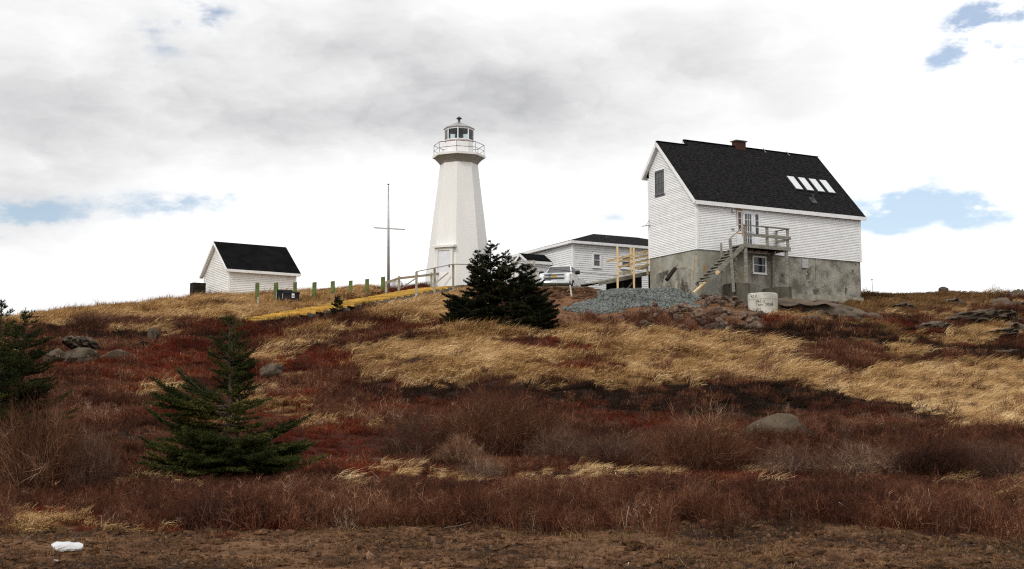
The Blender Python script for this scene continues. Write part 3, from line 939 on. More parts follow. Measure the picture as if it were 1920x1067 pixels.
def make_landing():
    Zb = 3.5
    T = thing('landing_stair', 'weathered grey wooden landing with steep open stair against the house door', 'stairs', hw(0, 0, -Zb), R(28))
    B = lambda: MB((0, 0, Zb))
    x0, x1, d, zt = 2.52, 5.92, 1.3, .22
    n = 24
    for i in range(n):
        a = x0 + (x1 - x0) * i / n
        m = B(); m.box(a + .004, a + (x1 - x0) / n - .006, -d, -.05, zt - .04, zt); m.build('deck_board', 'old_wood', T)
    m = B(); m.box(x0 - .03, x1 + .12, -d - .045, -d, zt - .24, zt - .015); m.build('rim_joist', 'old_wood', T)
    m = B(); m.box(x1, x1 + .04, -d, -.05, zt - .24, zt - .015); m.build('rim_joist', 'old_wood', T)
    m = B(); m.box(x0 - .04, x0, -d, -.05, zt - .24, zt - .015); m.build('rim_joist', 'old_wood', T)
    for i in range(1, 6):
        a = x0 + (x1 - x0) * i / 6
        m = B(); m.box(a - .02, a + .02, -d + .02, -.05, zt - .22, zt - .045); m.build('joist', 'dark_wood', T)
    posts = [(x0 + .12, -d + .07, -2.2), (x1 - .14, -d + .07, -2.25), (x0 + .2, -.14, -2.2), (x1 - .3, -.14, -2.25)]
    for (a, b, z) in posts:
        m = B(); m.box(a - .085, a + .085, b - .07, b + .07, z, zt - .05); m.build('post', 'old_wood', T)
    m = B(); m.box(x0 - .72, x0 + .32, -d - .08, -.1, -3.4, -2.18); m.build('pier', 'concrete_dark', T)
    m = B(); m.hexa([(x1 - 1.12, -d - .1, -3.9), (x1 + .06, -d - .1, -3.9), (x1 + .06, -.1, -3.9), (x1 - 1.12, -.1, -3.9),
                     (x1 - 1.12, -d - .1, -2.30), (x1 + .06, -d - .1, -2.22), (x1 + .06, -.1, -2.22), (x1 - 1.12, -.1, -2.30)])
    m.build('pier', 'concrete_dark', T)
    rz = 1.36
    for (a, b) in ((x0 + .06, -d + .02), ((x0 + x1) / 2 + .05, -d + .02), (x1 - .06, -d + .02), (x1 - .06, -.2)):
        m = B(); m.box(a - .08, a + .08, b - .05, b + .05, zt, rz - .04); m.build('rail_post', 'old_wood', T)
    m = B(); m.box(x0 - .08, x1 + .06, -d - .06, -d + .08, rz - .04, rz); m.build('handrail', 'old_wood', T)
    m = B(); m.box(x1 - .12, x1 + .02, -d + .08, -.12, rz - .04, rz); m.build('handrail', 'old_wood', T)
    m = B(); m.box(x0 + .1, x1 + .12, -d - .075, -d - .035, .68, .85); m.build('mid_rail', 'old_wood', T)
    m = B(); m.box(x1 - .02, x1 + .025, -d, -.12, .60, .76); m.build('mid_rail', 'old_wood', T)
    # stair: two stringers running down to the side, treads between, patched foot in new timber
    ax, az = x0 - .02, zt - .12
    bx, bz = -.35, -2.35
    for y, ex, ez, mt in ((-d + .05, .35, -1.72, 'old_wood'), (-.32, bx, bz, 'old_wood')):
        m = B(); m.bar((ax, y, az), (ex, y, ez), .05, .26, (0, 0, 1)); m.build('stringer', mt, T)
    m = B(); m.bar((.60, -d + .018, -1.56), (.36, -d + .018, -1.74), .012, .2); m.build('painted_end', 'new_wood', T)  # thin added board for the ochre paint on the stringer's lower end
    nt = 11
    for i in range(nt):
        f = (i + .6) / nt
        x, z = ax + (bx - ax) * f, az + .12 + (bz - az) * f
        m = B(); m.box(x - .14, x + .13, -d + .08, -.34, z - .02, z + .025); m.build('tread', 'old_wood', T)
    m = B(); m.bar((1.42, -d - .03, .42), (1.62, -d - .03, -2.75), .10, .17); m.build('newel_post', 'old_wood', T)
    m = B(); m.bar((1.55, -.3, .3), (1.55, -.3, -2.2), .09, .09); m.build('newel_post', 'old_wood', T)
    m = B(); m.bar((x0 - .02, -d - .02, rz - .1), (1.38, -d - .02, .40), .05, .06); m.build('handrail', 'rail_wood', T)
    m = B(); m.bar((-.1, -d + .3, -2.15), (-1.35, -d - .1, -2.95), .12, .09); m.build('foot_board', 'new_wood', T)
    m = B(); m.bar((-.62, -d + .2, -2.36), (.1, -.5, -2.2), .22, .16); m.build('foot_block', 'rail_wood', T)
    return T


make_landing()


def make_shed():
    A = R(33)
    o = at(428, 556, 88)
    T = thing('storage_shed', 'small white clapboard shed with black gable roof on the grassy brow', 'shed', (o.x, o.y, o.z - .4), A)
    B = lambda: MB((0, 0, .4))
    L, W, hw_, rz = 5.0, 5.0, 2.05, 4.05
    sl = (rz - hw_) / (W / 2)
    m = B(); m.prism([(.03, .03, -.5), (.03, W - .03, -.5), (.03, W - .03, hw_ - .05), (.03, W / 2, rz - .08), (.03, .03, hw_ - .05)], (L - .06, 0, 0)); m.build('wall', 'lap_shade', T)
    siding(T, 'shed_white', (0, 0, .4), (1, 0, 0), (0, -1, 0), lambda z: (.1, L - .1), -.4, hw_ - .1, .125)

    def gl(z):
        c = max(.1, (z - hw_ + .1) / sl)
        return (c, W - c)
    siding(T, 'shed_white', (0, 0, .4), (0, 1, 0), (-1, 0, 0), gl, -.4, rz - .12, .125)
    for (a, b, c, d) in ((-.03, .10, -.03, .0), (-.03, .0, .0, .10), (L - .1, L + .03, -.03, .03), (-.03, .03, W - .1, W + .03)):
        m = B(); m.box(a, b, c, d, -.45, hw_ - .08); m.build('corner_board', 'trim_white', T)
    e = .25
    zf = lambda t: hw_ + sl * t
    for sgn, t0, t1 in ((1, -e, W / 2), (-1, W + e, W / 2)):
        f = (lambda t: zf(t)) if sgn > 0 else (lambda t: zf(W - t))
        m = B(); m.prism([(-e, t0, f(t0)), (L + e, t0, f(t0)), (L + e, t1, f(t1)), (-e, t1, f(t1))], (0, 0, .09)); m.build('roof', 'black_roof', T)
        m = B(); m.bar((-e - .015, t0, f(t0) - .04), (-e - .015, t1, f(t1) - .04), .03, .17); m.build('rake_board', 'trim_white', T)
        m = B(); m.bar((L + e + .015, t0, f(t0) - .04), (L + e + .015, t1, f(t1) - .04), .03, .17); m.build('rake_board', 'trim_white', T)
        m = B(); m.prism([(-e, t0, f(t0) - .11), (0, t0, f(t0) - .11), (0, t1, f(t1) - .11), (-e, t1, f(t1) - .11)], (0, 0, .03)); m.build('soffit', 'trim_white', T)
    m = B(); m.box(-e, L + e, -e - .03, -e, zf(-e) - .14, zf(-e) + .04); m.build('fascia', 'trim_white', T)
    m = B(); m.box(-e + .04, L + e - .04, -e, .0, zf(-e) - .14, zf(-e) - .11); m.build('soffit', 'trim_white', T)


make_shed()


def make_annex():
    A = R(28)
    o = at(1074.5, 525, 90)
    T = thing('low_building', 'low white sided building with shallow dark hipped roof behind the pickup', 'building', (o.x, o.y, o.z - 1.2), A)
    B = lambda: MB((0, 0, 1.2))
    L, W, h = 13.0, 9.0, 2.62
    m = B(); m.box(.03, L, .03, W, -1.3, h); m.build('wall', 'lap_shade', T)
    w1, w2 = (1.72, 2.21, 1.12, 1.94), (4.12, 4.85, 1.18, 1.98)
    cs = .14
    siding(T, 'vinyl_white', (0, 0, 1.2), (1, 0, 0), (0, -1, 0), lambda z: (.12, L), -1.2, h - .05, .152,
           holes=[(a - cs, b + cs, c - cs, d + cs) for a, b, c, d in (w1, w2)])
    siding(T, 'vinyl_white', (0, 0, 1.2), (0, 1, 0), (-1, 0, 0), lambda z: (.12, W), -1.2, h - .05, .152)
    m = B(); m.box(-.03, .12, -.03, .0, -1.25, h); m.build('corner_board', 'trim_white', T)
    m = B(); m.box(-.03, .0, .0, .12, -1.25, h); m.build('corner_board', 'trim_white', T)
    for a, b, c, d in (w1, w2):
        window(T, (a, -.005, c + 1.2), (1, 0, 0), (0, -1, 0), b - a, d - c, 'trim_white', 'blind_grey', cs, (0, 0), .06)
    e, ze, rise = .3, 2.72, 1.5
    c0 = [(-e, -e, ze), (L + e, -e, ze), (L + e, W + e, ze), (-e, W + e, ze)]
    m = B()
    q = W / 2
    m.add(c0 + [(p[0], p[1], ze + .07) for p in c0] + [(q, q, ze + rise), (L - q, q, ze + rise)],
          [(3, 2, 1, 0), (0, 1, 5, 4), (1, 2, 6, 5), (2, 3, 7, 6), (3, 0, 4, 7), (4, 5, 9, 8), (5, 6, 9), (6, 7, 8, 9), (7, 4, 8)])
    m.build('roof', 'shingle', T)
    m = B(); m.box(-e - .03, L + e, -e - .03, -e, ze - .12, ze + .06); m.build('fascia', 'trim_white', T)
    m = B(); m.box(-e - .03, -e, -e, W + e, ze - .12, ze + .06); m.build('fascia', 'trim_white', T)
    m = B(); m.box(-e, L, -e, .0, ze - .13, ze - .10); m.build('soffit', 'trim_white', T)
    m = B(); m.box(-e, .0, .0, W, ze - .13, ze - .10); m.build('soffit', 'trim_white', T)
    m = B(); m.tube([(4.2, 2.2, ze + .4), (4.2, 2.2, ze + 1.05)], .06, 8); m.build('vent_pipe', 'metal_dark', T)
    # entrance porch, a gabled box pushing out of the end wall
    P = thing('entrance_porch', 'little gabled white porch with black roof beside the pickup cab', 'porch', (o.x, o.y, o.z - 1.2), A)
    y0, y1, x0, pe, pr = 3.05, 5.05, -1.9, 1.62, 2.18
    mid = (y0 + y1) / 2
    m = B(); m.prism([(x0, y0, -1.2), (x0, y1, -1.2), (x0, y1, pe), (x0, mid, pr), (x0, y0, pe)], (-x0 - .04, 0, 0)); m.build('wall', 'vinyl_white', P)
    s = (pr - pe) / (mid - y0)
    siding(P, 'vinyl_white', (0, y0, 1.2), (1, 0, 0), (0, -1, 0), lambda z: (x0 + .08, -.05), -1.2, pe - .05, .152)
    siding(P, 'vinyl_white', (x0, 0, 1.2), (0, 1, 0), (-1, 0, 0), lambda z: (y0 + max(.08, (z - pe) / s), y1 - max(.08, (z - pe) / s)), -1.2, pr - .1, .152)
    for a, b in ((y0 - .2, mid), (y1 + .2, mid)):
        f = lambda t: pr + .02 - s * abs(t - mid)
        m = B(); m.prism([(x0 - .2, a, f(a)), (-.06, a, f(a)), (-.06, b, f(b)), (x0 - .2, b, f(b))], (0, 0, .07)); m.build('roof', 'black_roof', P)
        m = B(); m.bar((x0 - .215, a, f(a) - .05), (x0 - .215, b, f(b) - .05), .03, .18); m.build('rake_board', 'trim_white', P)
    m = B(); m.box(x0 - .2, -.06, y0 - .23, y0 - .2, pe - .24, pe - .03); m.build('fascia', 'trim_white', P)
    m = B(); m.box(x0 - .02, x0 + .08, y0 - .03, y0, -1.2, pe - .1); m.build('corner_board', 'trim_white', P)


make_annex()


# ------------------------------------------------------------------ lighthouse
def make_lighthouse():
    c = at(859.5, 525, 84)
    zg = 10.9
    T = thing('lighthouse', 'white octagonal concrete lighthouse with railed gallery and glazed lantern', 'lighthouse', (c.x, c.y, zg), math.atan2(-c.x, c.y) * -1)
    B = lambda: MB((0, 0, -zg))

    def ring(r, z, n=8, ph=0):
        return [(r * math.sin(2 * math.pi * i / n + ph), -r * math.cos(2 * math.pi * i / n + ph), z) for i in range(n)]
    Rz = lambda z: 1.26 + .122 * (19.07 - z)
    m = B(); m.loft([ring(Rz(10.7), 10.7), ring(Rz(19.05), 19.05)]); m.build('tower', 'tower_white', T)
    m = B(); m.loft([ring(1.275, 19.05), ring(1.36, 19.18), ring(1.68, 19.5)]); m.build('corbel', 'corbel_shaded', T)
    m = B(); m.loft([ring(1.78, 19.5), ring(1.78, 19.65)]); m.build('gallery_slab', 'tower_white', T)
    m = B(); m.loft([ring(.95, 19.65), ring(.95, 20.62)]); m.build('lantern_wall', 'trim_white', T)
    m = B(); m.loft([ring(1.0, 20.62), ring(1.0, 20.68)]); m.build('lantern_sill', 'trim_white', T)
    p0, p1 = ring(.95, 20.68), ring(.95, 21.36)
    for i in range(8):
        m = B(); m.bar(p0[i], p1[i], .07, .07); m.build('mullion', 'trim_white', T)
        a, b = Vector(p0[i]), Vector(p0[(i + 1) % 8])
        u = (b - a).normalized() * .035
        n = Vector((a.x + b.x, a.y + b.y, 0)).normalized() * .004
        m = B(); m.hexa([a + u - n, b - u - n, b - u + n, a + u + n, a + u - n + Vector((0, 0, .68)), b - u - n + Vector((0, 0, .68)), b - u + n + Vector((0, 0, .68)), a + u + n + Vector((0, 0, .68))])
        m.build('pane', 'lantern_glass', T)
    m = B(); m.loft([ring(.99, 21.36), ring(.99, 21.46)]); m.build('lantern_head', 'trim_white', T)
    m = B(); m.loft([ring(.93, 21.33), ring(.93, 21.365)]); m.build('lantern_ceiling', 'metal_dark', T)
    m = B(); m.loft([ring(1.06, 21.46), ring(1.06, 21.50), ring(.62, 21.74), ring(.14, 21.95)]); rf = m.build('lantern_roof', 'metal_grey', T)
    m = B(); m.loft([ring(.09, 21.94, 12), ring(.075, 22.05, 12), ring(.075, 22.2, 12)]); m.build('vent_neck', 'metal_dark', rf)
    m = B(); m.loft([ring(.20, 22.19, 12), ring(.19, 22.22, 12), ring(.05, 22.34, 12)]); m.build('vent_cap', 'metal_dark', rf)
    m = B(); m.loft([ring(.10, 20.6, 12), ring(.12, 20.78, 12), ring(.27, 20.84, 12), ring(.30, 21.0, 12), ring(.26, 21.16, 12), ring(.16, 21.24, 12), ring(.16, 21.34, 12)])
    m.build('lens', 'metal_dark', T, smooth=True)
    # gallery rail
    g0, g1, g2 = ring(1.68, 19.65), ring(1.68, 20.37), ring(1.68, 20.0)
    for i in range(8):
        mt = 'red_metal' if i == 0 else 'rail_metal'
        m = B(); m.tube([g0[i], g1[i]], .022, 6); m.build('rail_post', mt, T)
        for g, r in ((g1, .024), (g2, .018)):
            m = B(); m.tube([g[i], g[(i + 1) % 8]], r, 6); m.build('rail', 'red_metal' if (i in (0, 7)) else 'rail_metal', T)
    # door on the face left of the near edge
    ph = -math.pi / 8
    fu = Vector((math.cos(ph), math.sin(ph), 0))          # along the face
    fn = Vector((math.sin(ph), -math.cos(ph), 0))
    ap = lambda z: Rz(z) * math.cos(math.pi / 8)
    fp = lambda u, z, d: fn * d + fu * u + Vector((0, 0, z))

    def blk(m, u0, u1, z0, z1, d0, d1):
        m.hexa([fp(u0, z0, d0), fp(u1, z0, d0), fp(u1, z0, d1), fp(u0, z0, d1), fp(u0, z1, d0), fp(u1, z1, d0), fp(u1, z1, d1), fp(u0, z1, d1)])
    dd = ap(11.3) + .02
    m = B(); blk(m, -.62, -.46, 10.9, 13.22, dd - .5, dd); blk(m, .46, .62, 10.9, 13.22, dd - .5, dd); blk(m, -.46, .46, 13.06, 13.22, dd - .5, dd)
    dr = m.build('door_frame', 'tower_white', T)
    m = B(); blk(m, -.46, .46, 10.9, 13.06, dd - .5, dd - .06); m.build('door', 'door_white', T)
    m = B(); blk(m, .34, .40, 11.95, 12.12, dd - .06, dd); m.build('door_handle', 'metal_dark', dr)
    m = B(); blk(m, -.80, .80, 13.24, 13.38, dd - .55, dd + .14); m.hexa([fp(-.80, 13.38, dd - .55), fp(.8, 13.38, dd - .55), fp(.8, 13.38, dd + .14), fp(-.8, 13.38, dd + .14), fp(-.72, 13.47, dd - .5), fp(.72, 13.47, dd - .5), fp(.72, 13.42, dd + .06), fp(-.72, 13.42, dd + .06)])
    m.build('door_hood', 'tower_white', T)


make_lighthouse()


# ------------------------------------------------------------------ pickup truck
def rring(w, z0, z1, y, r=.12, n=4, top=1.0):
    """rounded rectangle across the truck at station y"""
    pts = []
    for (sx, sz, a0) in ((1, 1, 0), (-1, 1, 90), (-1, -1, 180), (1, -1, 270)):
        for i in range(n + 1):
            a = R(a0 + 90 * i / n)
            ww = w * (top if sz > 0 else 1)
            cx = sx * (ww / 2 - r)
            cz = (z1 - r) if sz > 0 else (z0 + r)
            pts.append((cx + r * math.cos(a), y, cz + r * math.sin(a)))
    return pts


def make_truck():
    g = on_ground(1048, 79.2)
    c = at(1043, 528, 79.2)
    top = at(1043, 496, 80).z
    T = thing('pickup_truck', 'white pickup truck with gold grille emblem parked before the low building', 'truck', (c.x - .12, c.y, top - 1.78), R(-13))
    # front looks along -y; station 0 is the nose
    m = MB()
    m.loft([rring(1.80, .55, 1.02, .02, .10), rring(1.94, .45, 1.14, .10, .10), rring(2.0, .42, 1.20, .5, .12), rring(2.02, .40, 1.24, 1.3, .12), rring(2.02, .38, 1.26, 1.6, .10),
            rring(2.02, .38, 1.26, 3.6, .08), rring(2.02, .42, 1.30, 3.75, .08), rring(2.0, .45, 1.32, 5.6, .08), rring(1.96, .55, 1.28, 5.75, .08)])
    m.build('body', 'truck_white', T, True)
    m = MB(); m.loft([rring(1.62, 1.0, 1.12, .06, .05), rring(1.72, 1.0, 1.20, .4, .06), rring(1.78, 1.0, 1.28, 1.45, .07)]); m.build('hood', 'truck_white', T, True)
    m = MB(); m.loft([rring(1.78, 1.1, 1.26, 1.30, .05, 4, .98), rring(1.74, 1.1, 1.80, 1.98, .10, 4, .82), rring(1.74, 1.1, 1.88, 2.35, .10, 4, .80), rring(1.76, 1.1, 1.87, 3.2, .10, 4, .80), rring(1.76, 1.1, 1.80, 3.5, .10, 4, .82)])
    m.build('cab', 'truck_white', T, True)
    m = MB(); m.hexa([(-.80, 1.34, 1.29), (.80, 1.34, 1.29), (.80, 1.42, 1.27), (-.80, 1.42, 1.27), (-.63, 1.93, 1.79), (.63, 1.93, 1.79), (.63, 2.0, 1.77), (-.63, 2.0, 1.77)])
    m.build('windshield', 'window_grey', T)
    for s in (-1, 1):
        m = MB(); m.hexa([(s * .872, 1.75, 1.3), (s * .885, 3.3, 1.3), (s * .82, 3.3, 1.3), (s * .80, 1.75, 1.3), (s * .735, 2.1, 1.76), (s * .735, 3.2, 1.78), (s * .66, 3.2, 1.78), (s * .66, 2.1, 1.76)])
        m.build('side_window', 'window_dark', T)
        m = MB(); m.loft([rring(.28, 1.24, 1.46, 1.62, .05), rring(.30, 1.22, 1.48, 1.70, .05), rring(.26, 1.25, 1.46, 1.80, .05)])
        for i, v in enumerate(m.v):
            m.v[i] = (v[0] + s * 1.17, v[1], v[2])
        m.build('mirror', 'black_plastic', T, True)
        m = MB(); m.hexa([(s * .66, -.005, .86), (s * .93, .06, .86), (s * .93, .12, .86), (s * .66, .06, .86), (s * .66, .03, 1.12), (s * .95, .12, 1.12), (s * .95, .2, 1.12), (s * .66, .1, 1.12)])
        h = m.build('headlight', 'lamp_glass', T)
        m = MB(); m.hexa([(s * .90, .04, .88), (s * 1.0, .16, .88), (s * .98, .3, .88), (s * .90, .12, .88), (s * .92, .08, 1.10), (s * 1.01, .22, 1.10), (s * .98, .32, 1.1), (s * .92, .2, 1.1)])
        m.build('turn_signal', 'amber', h)
        for y in (1.0, 4.6):
            m = MB(); m.tube([(s * .80, y, .40), (s * 1.03, y, .40)], .40, 20); w = m.build('wheel', 'rubber', T, False)
            m = MB(); m.tube([(s * 1.02, y, .40), (s * 1.045, y, .40)], .24, 16); m.build('rim', 'chrome', w)
        m = MB(); m.box(s * 1.0 if s > 0 else -1.03, 1.03 if s > 0 else -1.0, 2.0, 3.25, .55, .57); m.build('door_seam', 'metal_dark', T)
        m = MB(); m.box(min(s * 1.005, s * 1.04), max(s * 1.005, s * 1.04), 2.9, 3.1, 1.06, 1.10); m.build('door_handle', 'chrome', T)
    m = MB(); m.box(-.67, .67, -.02, .06, .68, 1.13); gr = m.build('grille', 'chrome', T)
    for z0, z1 in ((.74, .86), (.98, 1.06)):
        m = MB(); m.box(-.62, .62, -.035, -.01, z0, z1); m.build('grille_opening', 'metal_dark', gr)
    m = MB(); m.prism([(-.17, -.055, .88), (-.055, -.055, .88), (-.05, -.055, .85), (.05, -.055, .85), (.055, -.055, .88), (.17, -.055, .88), (.15, -.055, .96), (.045, -.055, .96), (.04, -.055, .99), (-.06, -.055, .99), (-.065, -.055, .96), (-.15, -.055, .96)], (0, .03, 0))
    m.build('emblem', 'gold', gr)
    m = MB(); m.loft([rring(1.7, .42, .66, -.12, .07), rring(2.0, .42, .68, .02, .07), rring(2.02, .44, .66, .3, .06)]); m.build('bumper', 'chrome', T, True)


make_truck()


# ------------------------------------------------------------------ yellow stairway and railings
def make_stairway():
    n = 24
    T = thing('stairway', 'long shallow stairway with yellow painted steps climbing to the lighthouse', 'stairway', (PATH_A.x, PATH_A.y, PATH_A.z))
    W = PATH_W
    dz = (PATH_B.z - PATH_A.z) / n
    P = lambda a, b, z: PATH_U * a + PATH_N * b + Vector((0, 0, z))
    run = PATH_L / n
    for i in range(n):
        a0, a1, z = i * run, (i + 1) * run, dz * (i + 1)
        m = MB(); m.hexa([P(a0, .04, z - dz - .02), P(a0, W, z - dz - .02), P(a0 + .05, W, z - dz - .02), P(a0 + .05, .04, z - dz - .02), P(a0, .04, z - .035), P(a0, W, z - .035), P(a0 + .05, W, z - .035), P(a0 + .05, .04, z - .035)])
        m.build('riser', 'yellow_paint', T)
        m = MB(); m.hexa([P(a0 - .03, .0, z - .03), P(a0 - .03, W, z - .03), P(a1, W, z - .03), P(a1, .0, z - .03), P(a0 - .03, .0, z + .008), P(a0 - .03, W, z + .008), P(a1, W, z + .008), P(a1, .0, z + .008)])
        m.build('tread', 'yellow_paint', T)
        j = random.uniform(-.03, .03)
        m = MB(); m.hexa([P(a0 + .02, -.10 + j * .3, z - .55), P(a1 + .12, -.10 + j * .3, z - .55), P(a1 + .12, -.012, z - .55), P(a0 + .02, -.012, z - .55),
                          P(a0 + .02, -.10 + j * .3, z - .03 + j * .4), P(a1 + .12, -.10 + j * .3, z - .03), P(a1 + .12, -.012, z - .03), P(a0 + .02, -.012, z - .03 + j * .4)])
        if i % 2 == 0 or i > 9:
            m.build('side_timber', 'grey_timber', T)
    # platform at the top, before the door
    m = MB(); e = PATH_L
    m.hexa([P(e, 0, n * dz - .12), P(e, W, n * dz - .12), P(e + 3.2, W, n * dz - .12), P(e + 3.2, 0, n * dz - .12), P(e, 0, n * dz + .004), P(e, W, n * dz + .004), P(e + 3.2, W, n * dz + .004), P(e + 3.2, 0, n * dz + .004)])
    m.build('platform', 'yellow_paint', T)
    m = MB(); m.hexa([P(e, -.1, n * dz - .75), P(e + 3.2, -.1, n * dz - .75), P(e + 3.2, -.01, n * dz - .75), P(e, -.01, n * dz - .75), P(e, -.1, n * dz - .02), P(e + 3.2, -.1, n * dz - .02), P(e + 3.2, -.01, n * dz - .02), P(e, -.01, n * dz - .02)])
    m.build('side_timber', 'grey_timber', T)

    def along(px, b):
        lo, hi = 0, PATH_L + 3
        for _ in range(40):
            mid = (lo + hi) / 2
            q = PATH_A + P(mid, b, 0)
            if project(q.x, q.y, PATH_A.z + (PATH_B.z - PATH_A.z) * min(mid / PATH_L, 1))[0] < px:
                lo = mid
            else:
                hi = mid
        return lo

    # near handrail: tall square posts and a thin top rail
    RL = thing('handrail', 'thin wooden handrail on tall posts along the near side of the yellow steps', 'railing', (PATH_A.x, PATH_A.y, PATH_A.z))
    tops = []
    for px, ty, by in ((781, 510, 558), (815, 503, 550), (850, 496, 546)):
        a = along(px, -.18)
        q = PATH_A + P(a, -.18, 0)
        tp = at(px, ty, q.y) - PATH_A
        bp = at(px, by, q.y) - PATH_A
        m = MB(); m.box(tp.x - .07, tp.x + .07, tp.y - .06, tp.y + .06, bp.z - .5, tp.z); m.build('post', 'rail_wood', RL)
        tops.append(tp)
    tops.append(at(905, 497, 80) - PATH_A)
    t = tops[-1]
    m = MB(); m.box(t.x - .07, t.x + .07, t.y - .06, t.y + .06, t.z - 1.6, t.z); m.build('post', 'rail_wood', RL)
    for p, q in zip(tops[:-1], tops[1:]):
        m = MB(); m.bar(p + Vector((0, 0, .02)), q + Vector((0, 0, .02)), .09, .05); m.build('rail', 'rail_wood', RL)
    # far rail: shorter posts, a broad board and slanting braces
    RF = thing('far_railing', 'low grey wooden railing with slanting braces along the far side of the yellow steps', 'railing', (PATH_A.x, PATH_A.y, PATH_A.z))
    pts = []
    for px, ty, by in ((724, 528, 541), (748, 518, 539), (809, 511, 532), (841, 507, 528), (872, 505, 524)):
        a = along(px, W + .1)
        q = PATH_A + P(a, W + .1, 0)
        tp, bp = at(px, ty, q.y) - PATH_A, at(px, by, q.y) - PATH_A
        m = MB(); m.box(tp.x - .07, tp.x + .07, tp.y - .05, tp.y + .05, bp.z - .9, tp.z); m.build('post', 'rail_wood', RF)
        pts.append(at(px, ty + (4 if px > 724 else 2), q.y - .08) - PATH_A)
    for p, q in zip(pts[:-1], pts[1:]):
        m = MB(); m.bar(p, q, .04, .15); m.build('rail', 'rail_wood', RF)
    for (p0, p1) in (((781, 521), (753, 540)), ((841, 511), (818, 530))):
        Yq = pts[2].y + PATH_A.y - .12
        m = MB(); m.bar(at(*p0, Yq) - PATH_A, at(*p1, Yq) - PATH_A, .04, .08); m.build('brace', 'rail_wood', RF)
    c = at(738, 534, 82.5)
    m = MB(); m.box(-.48, .48, -.03, .03, -.5, .22); m.box(-.52, .52, -.045, .045, .22, .27)
    o = m.build('notice_board', 'trim_white'); o.location = c
    tag(o, 'low white board panel behind the railing at the foot of the flagpole', 'panel')


make_stairway()


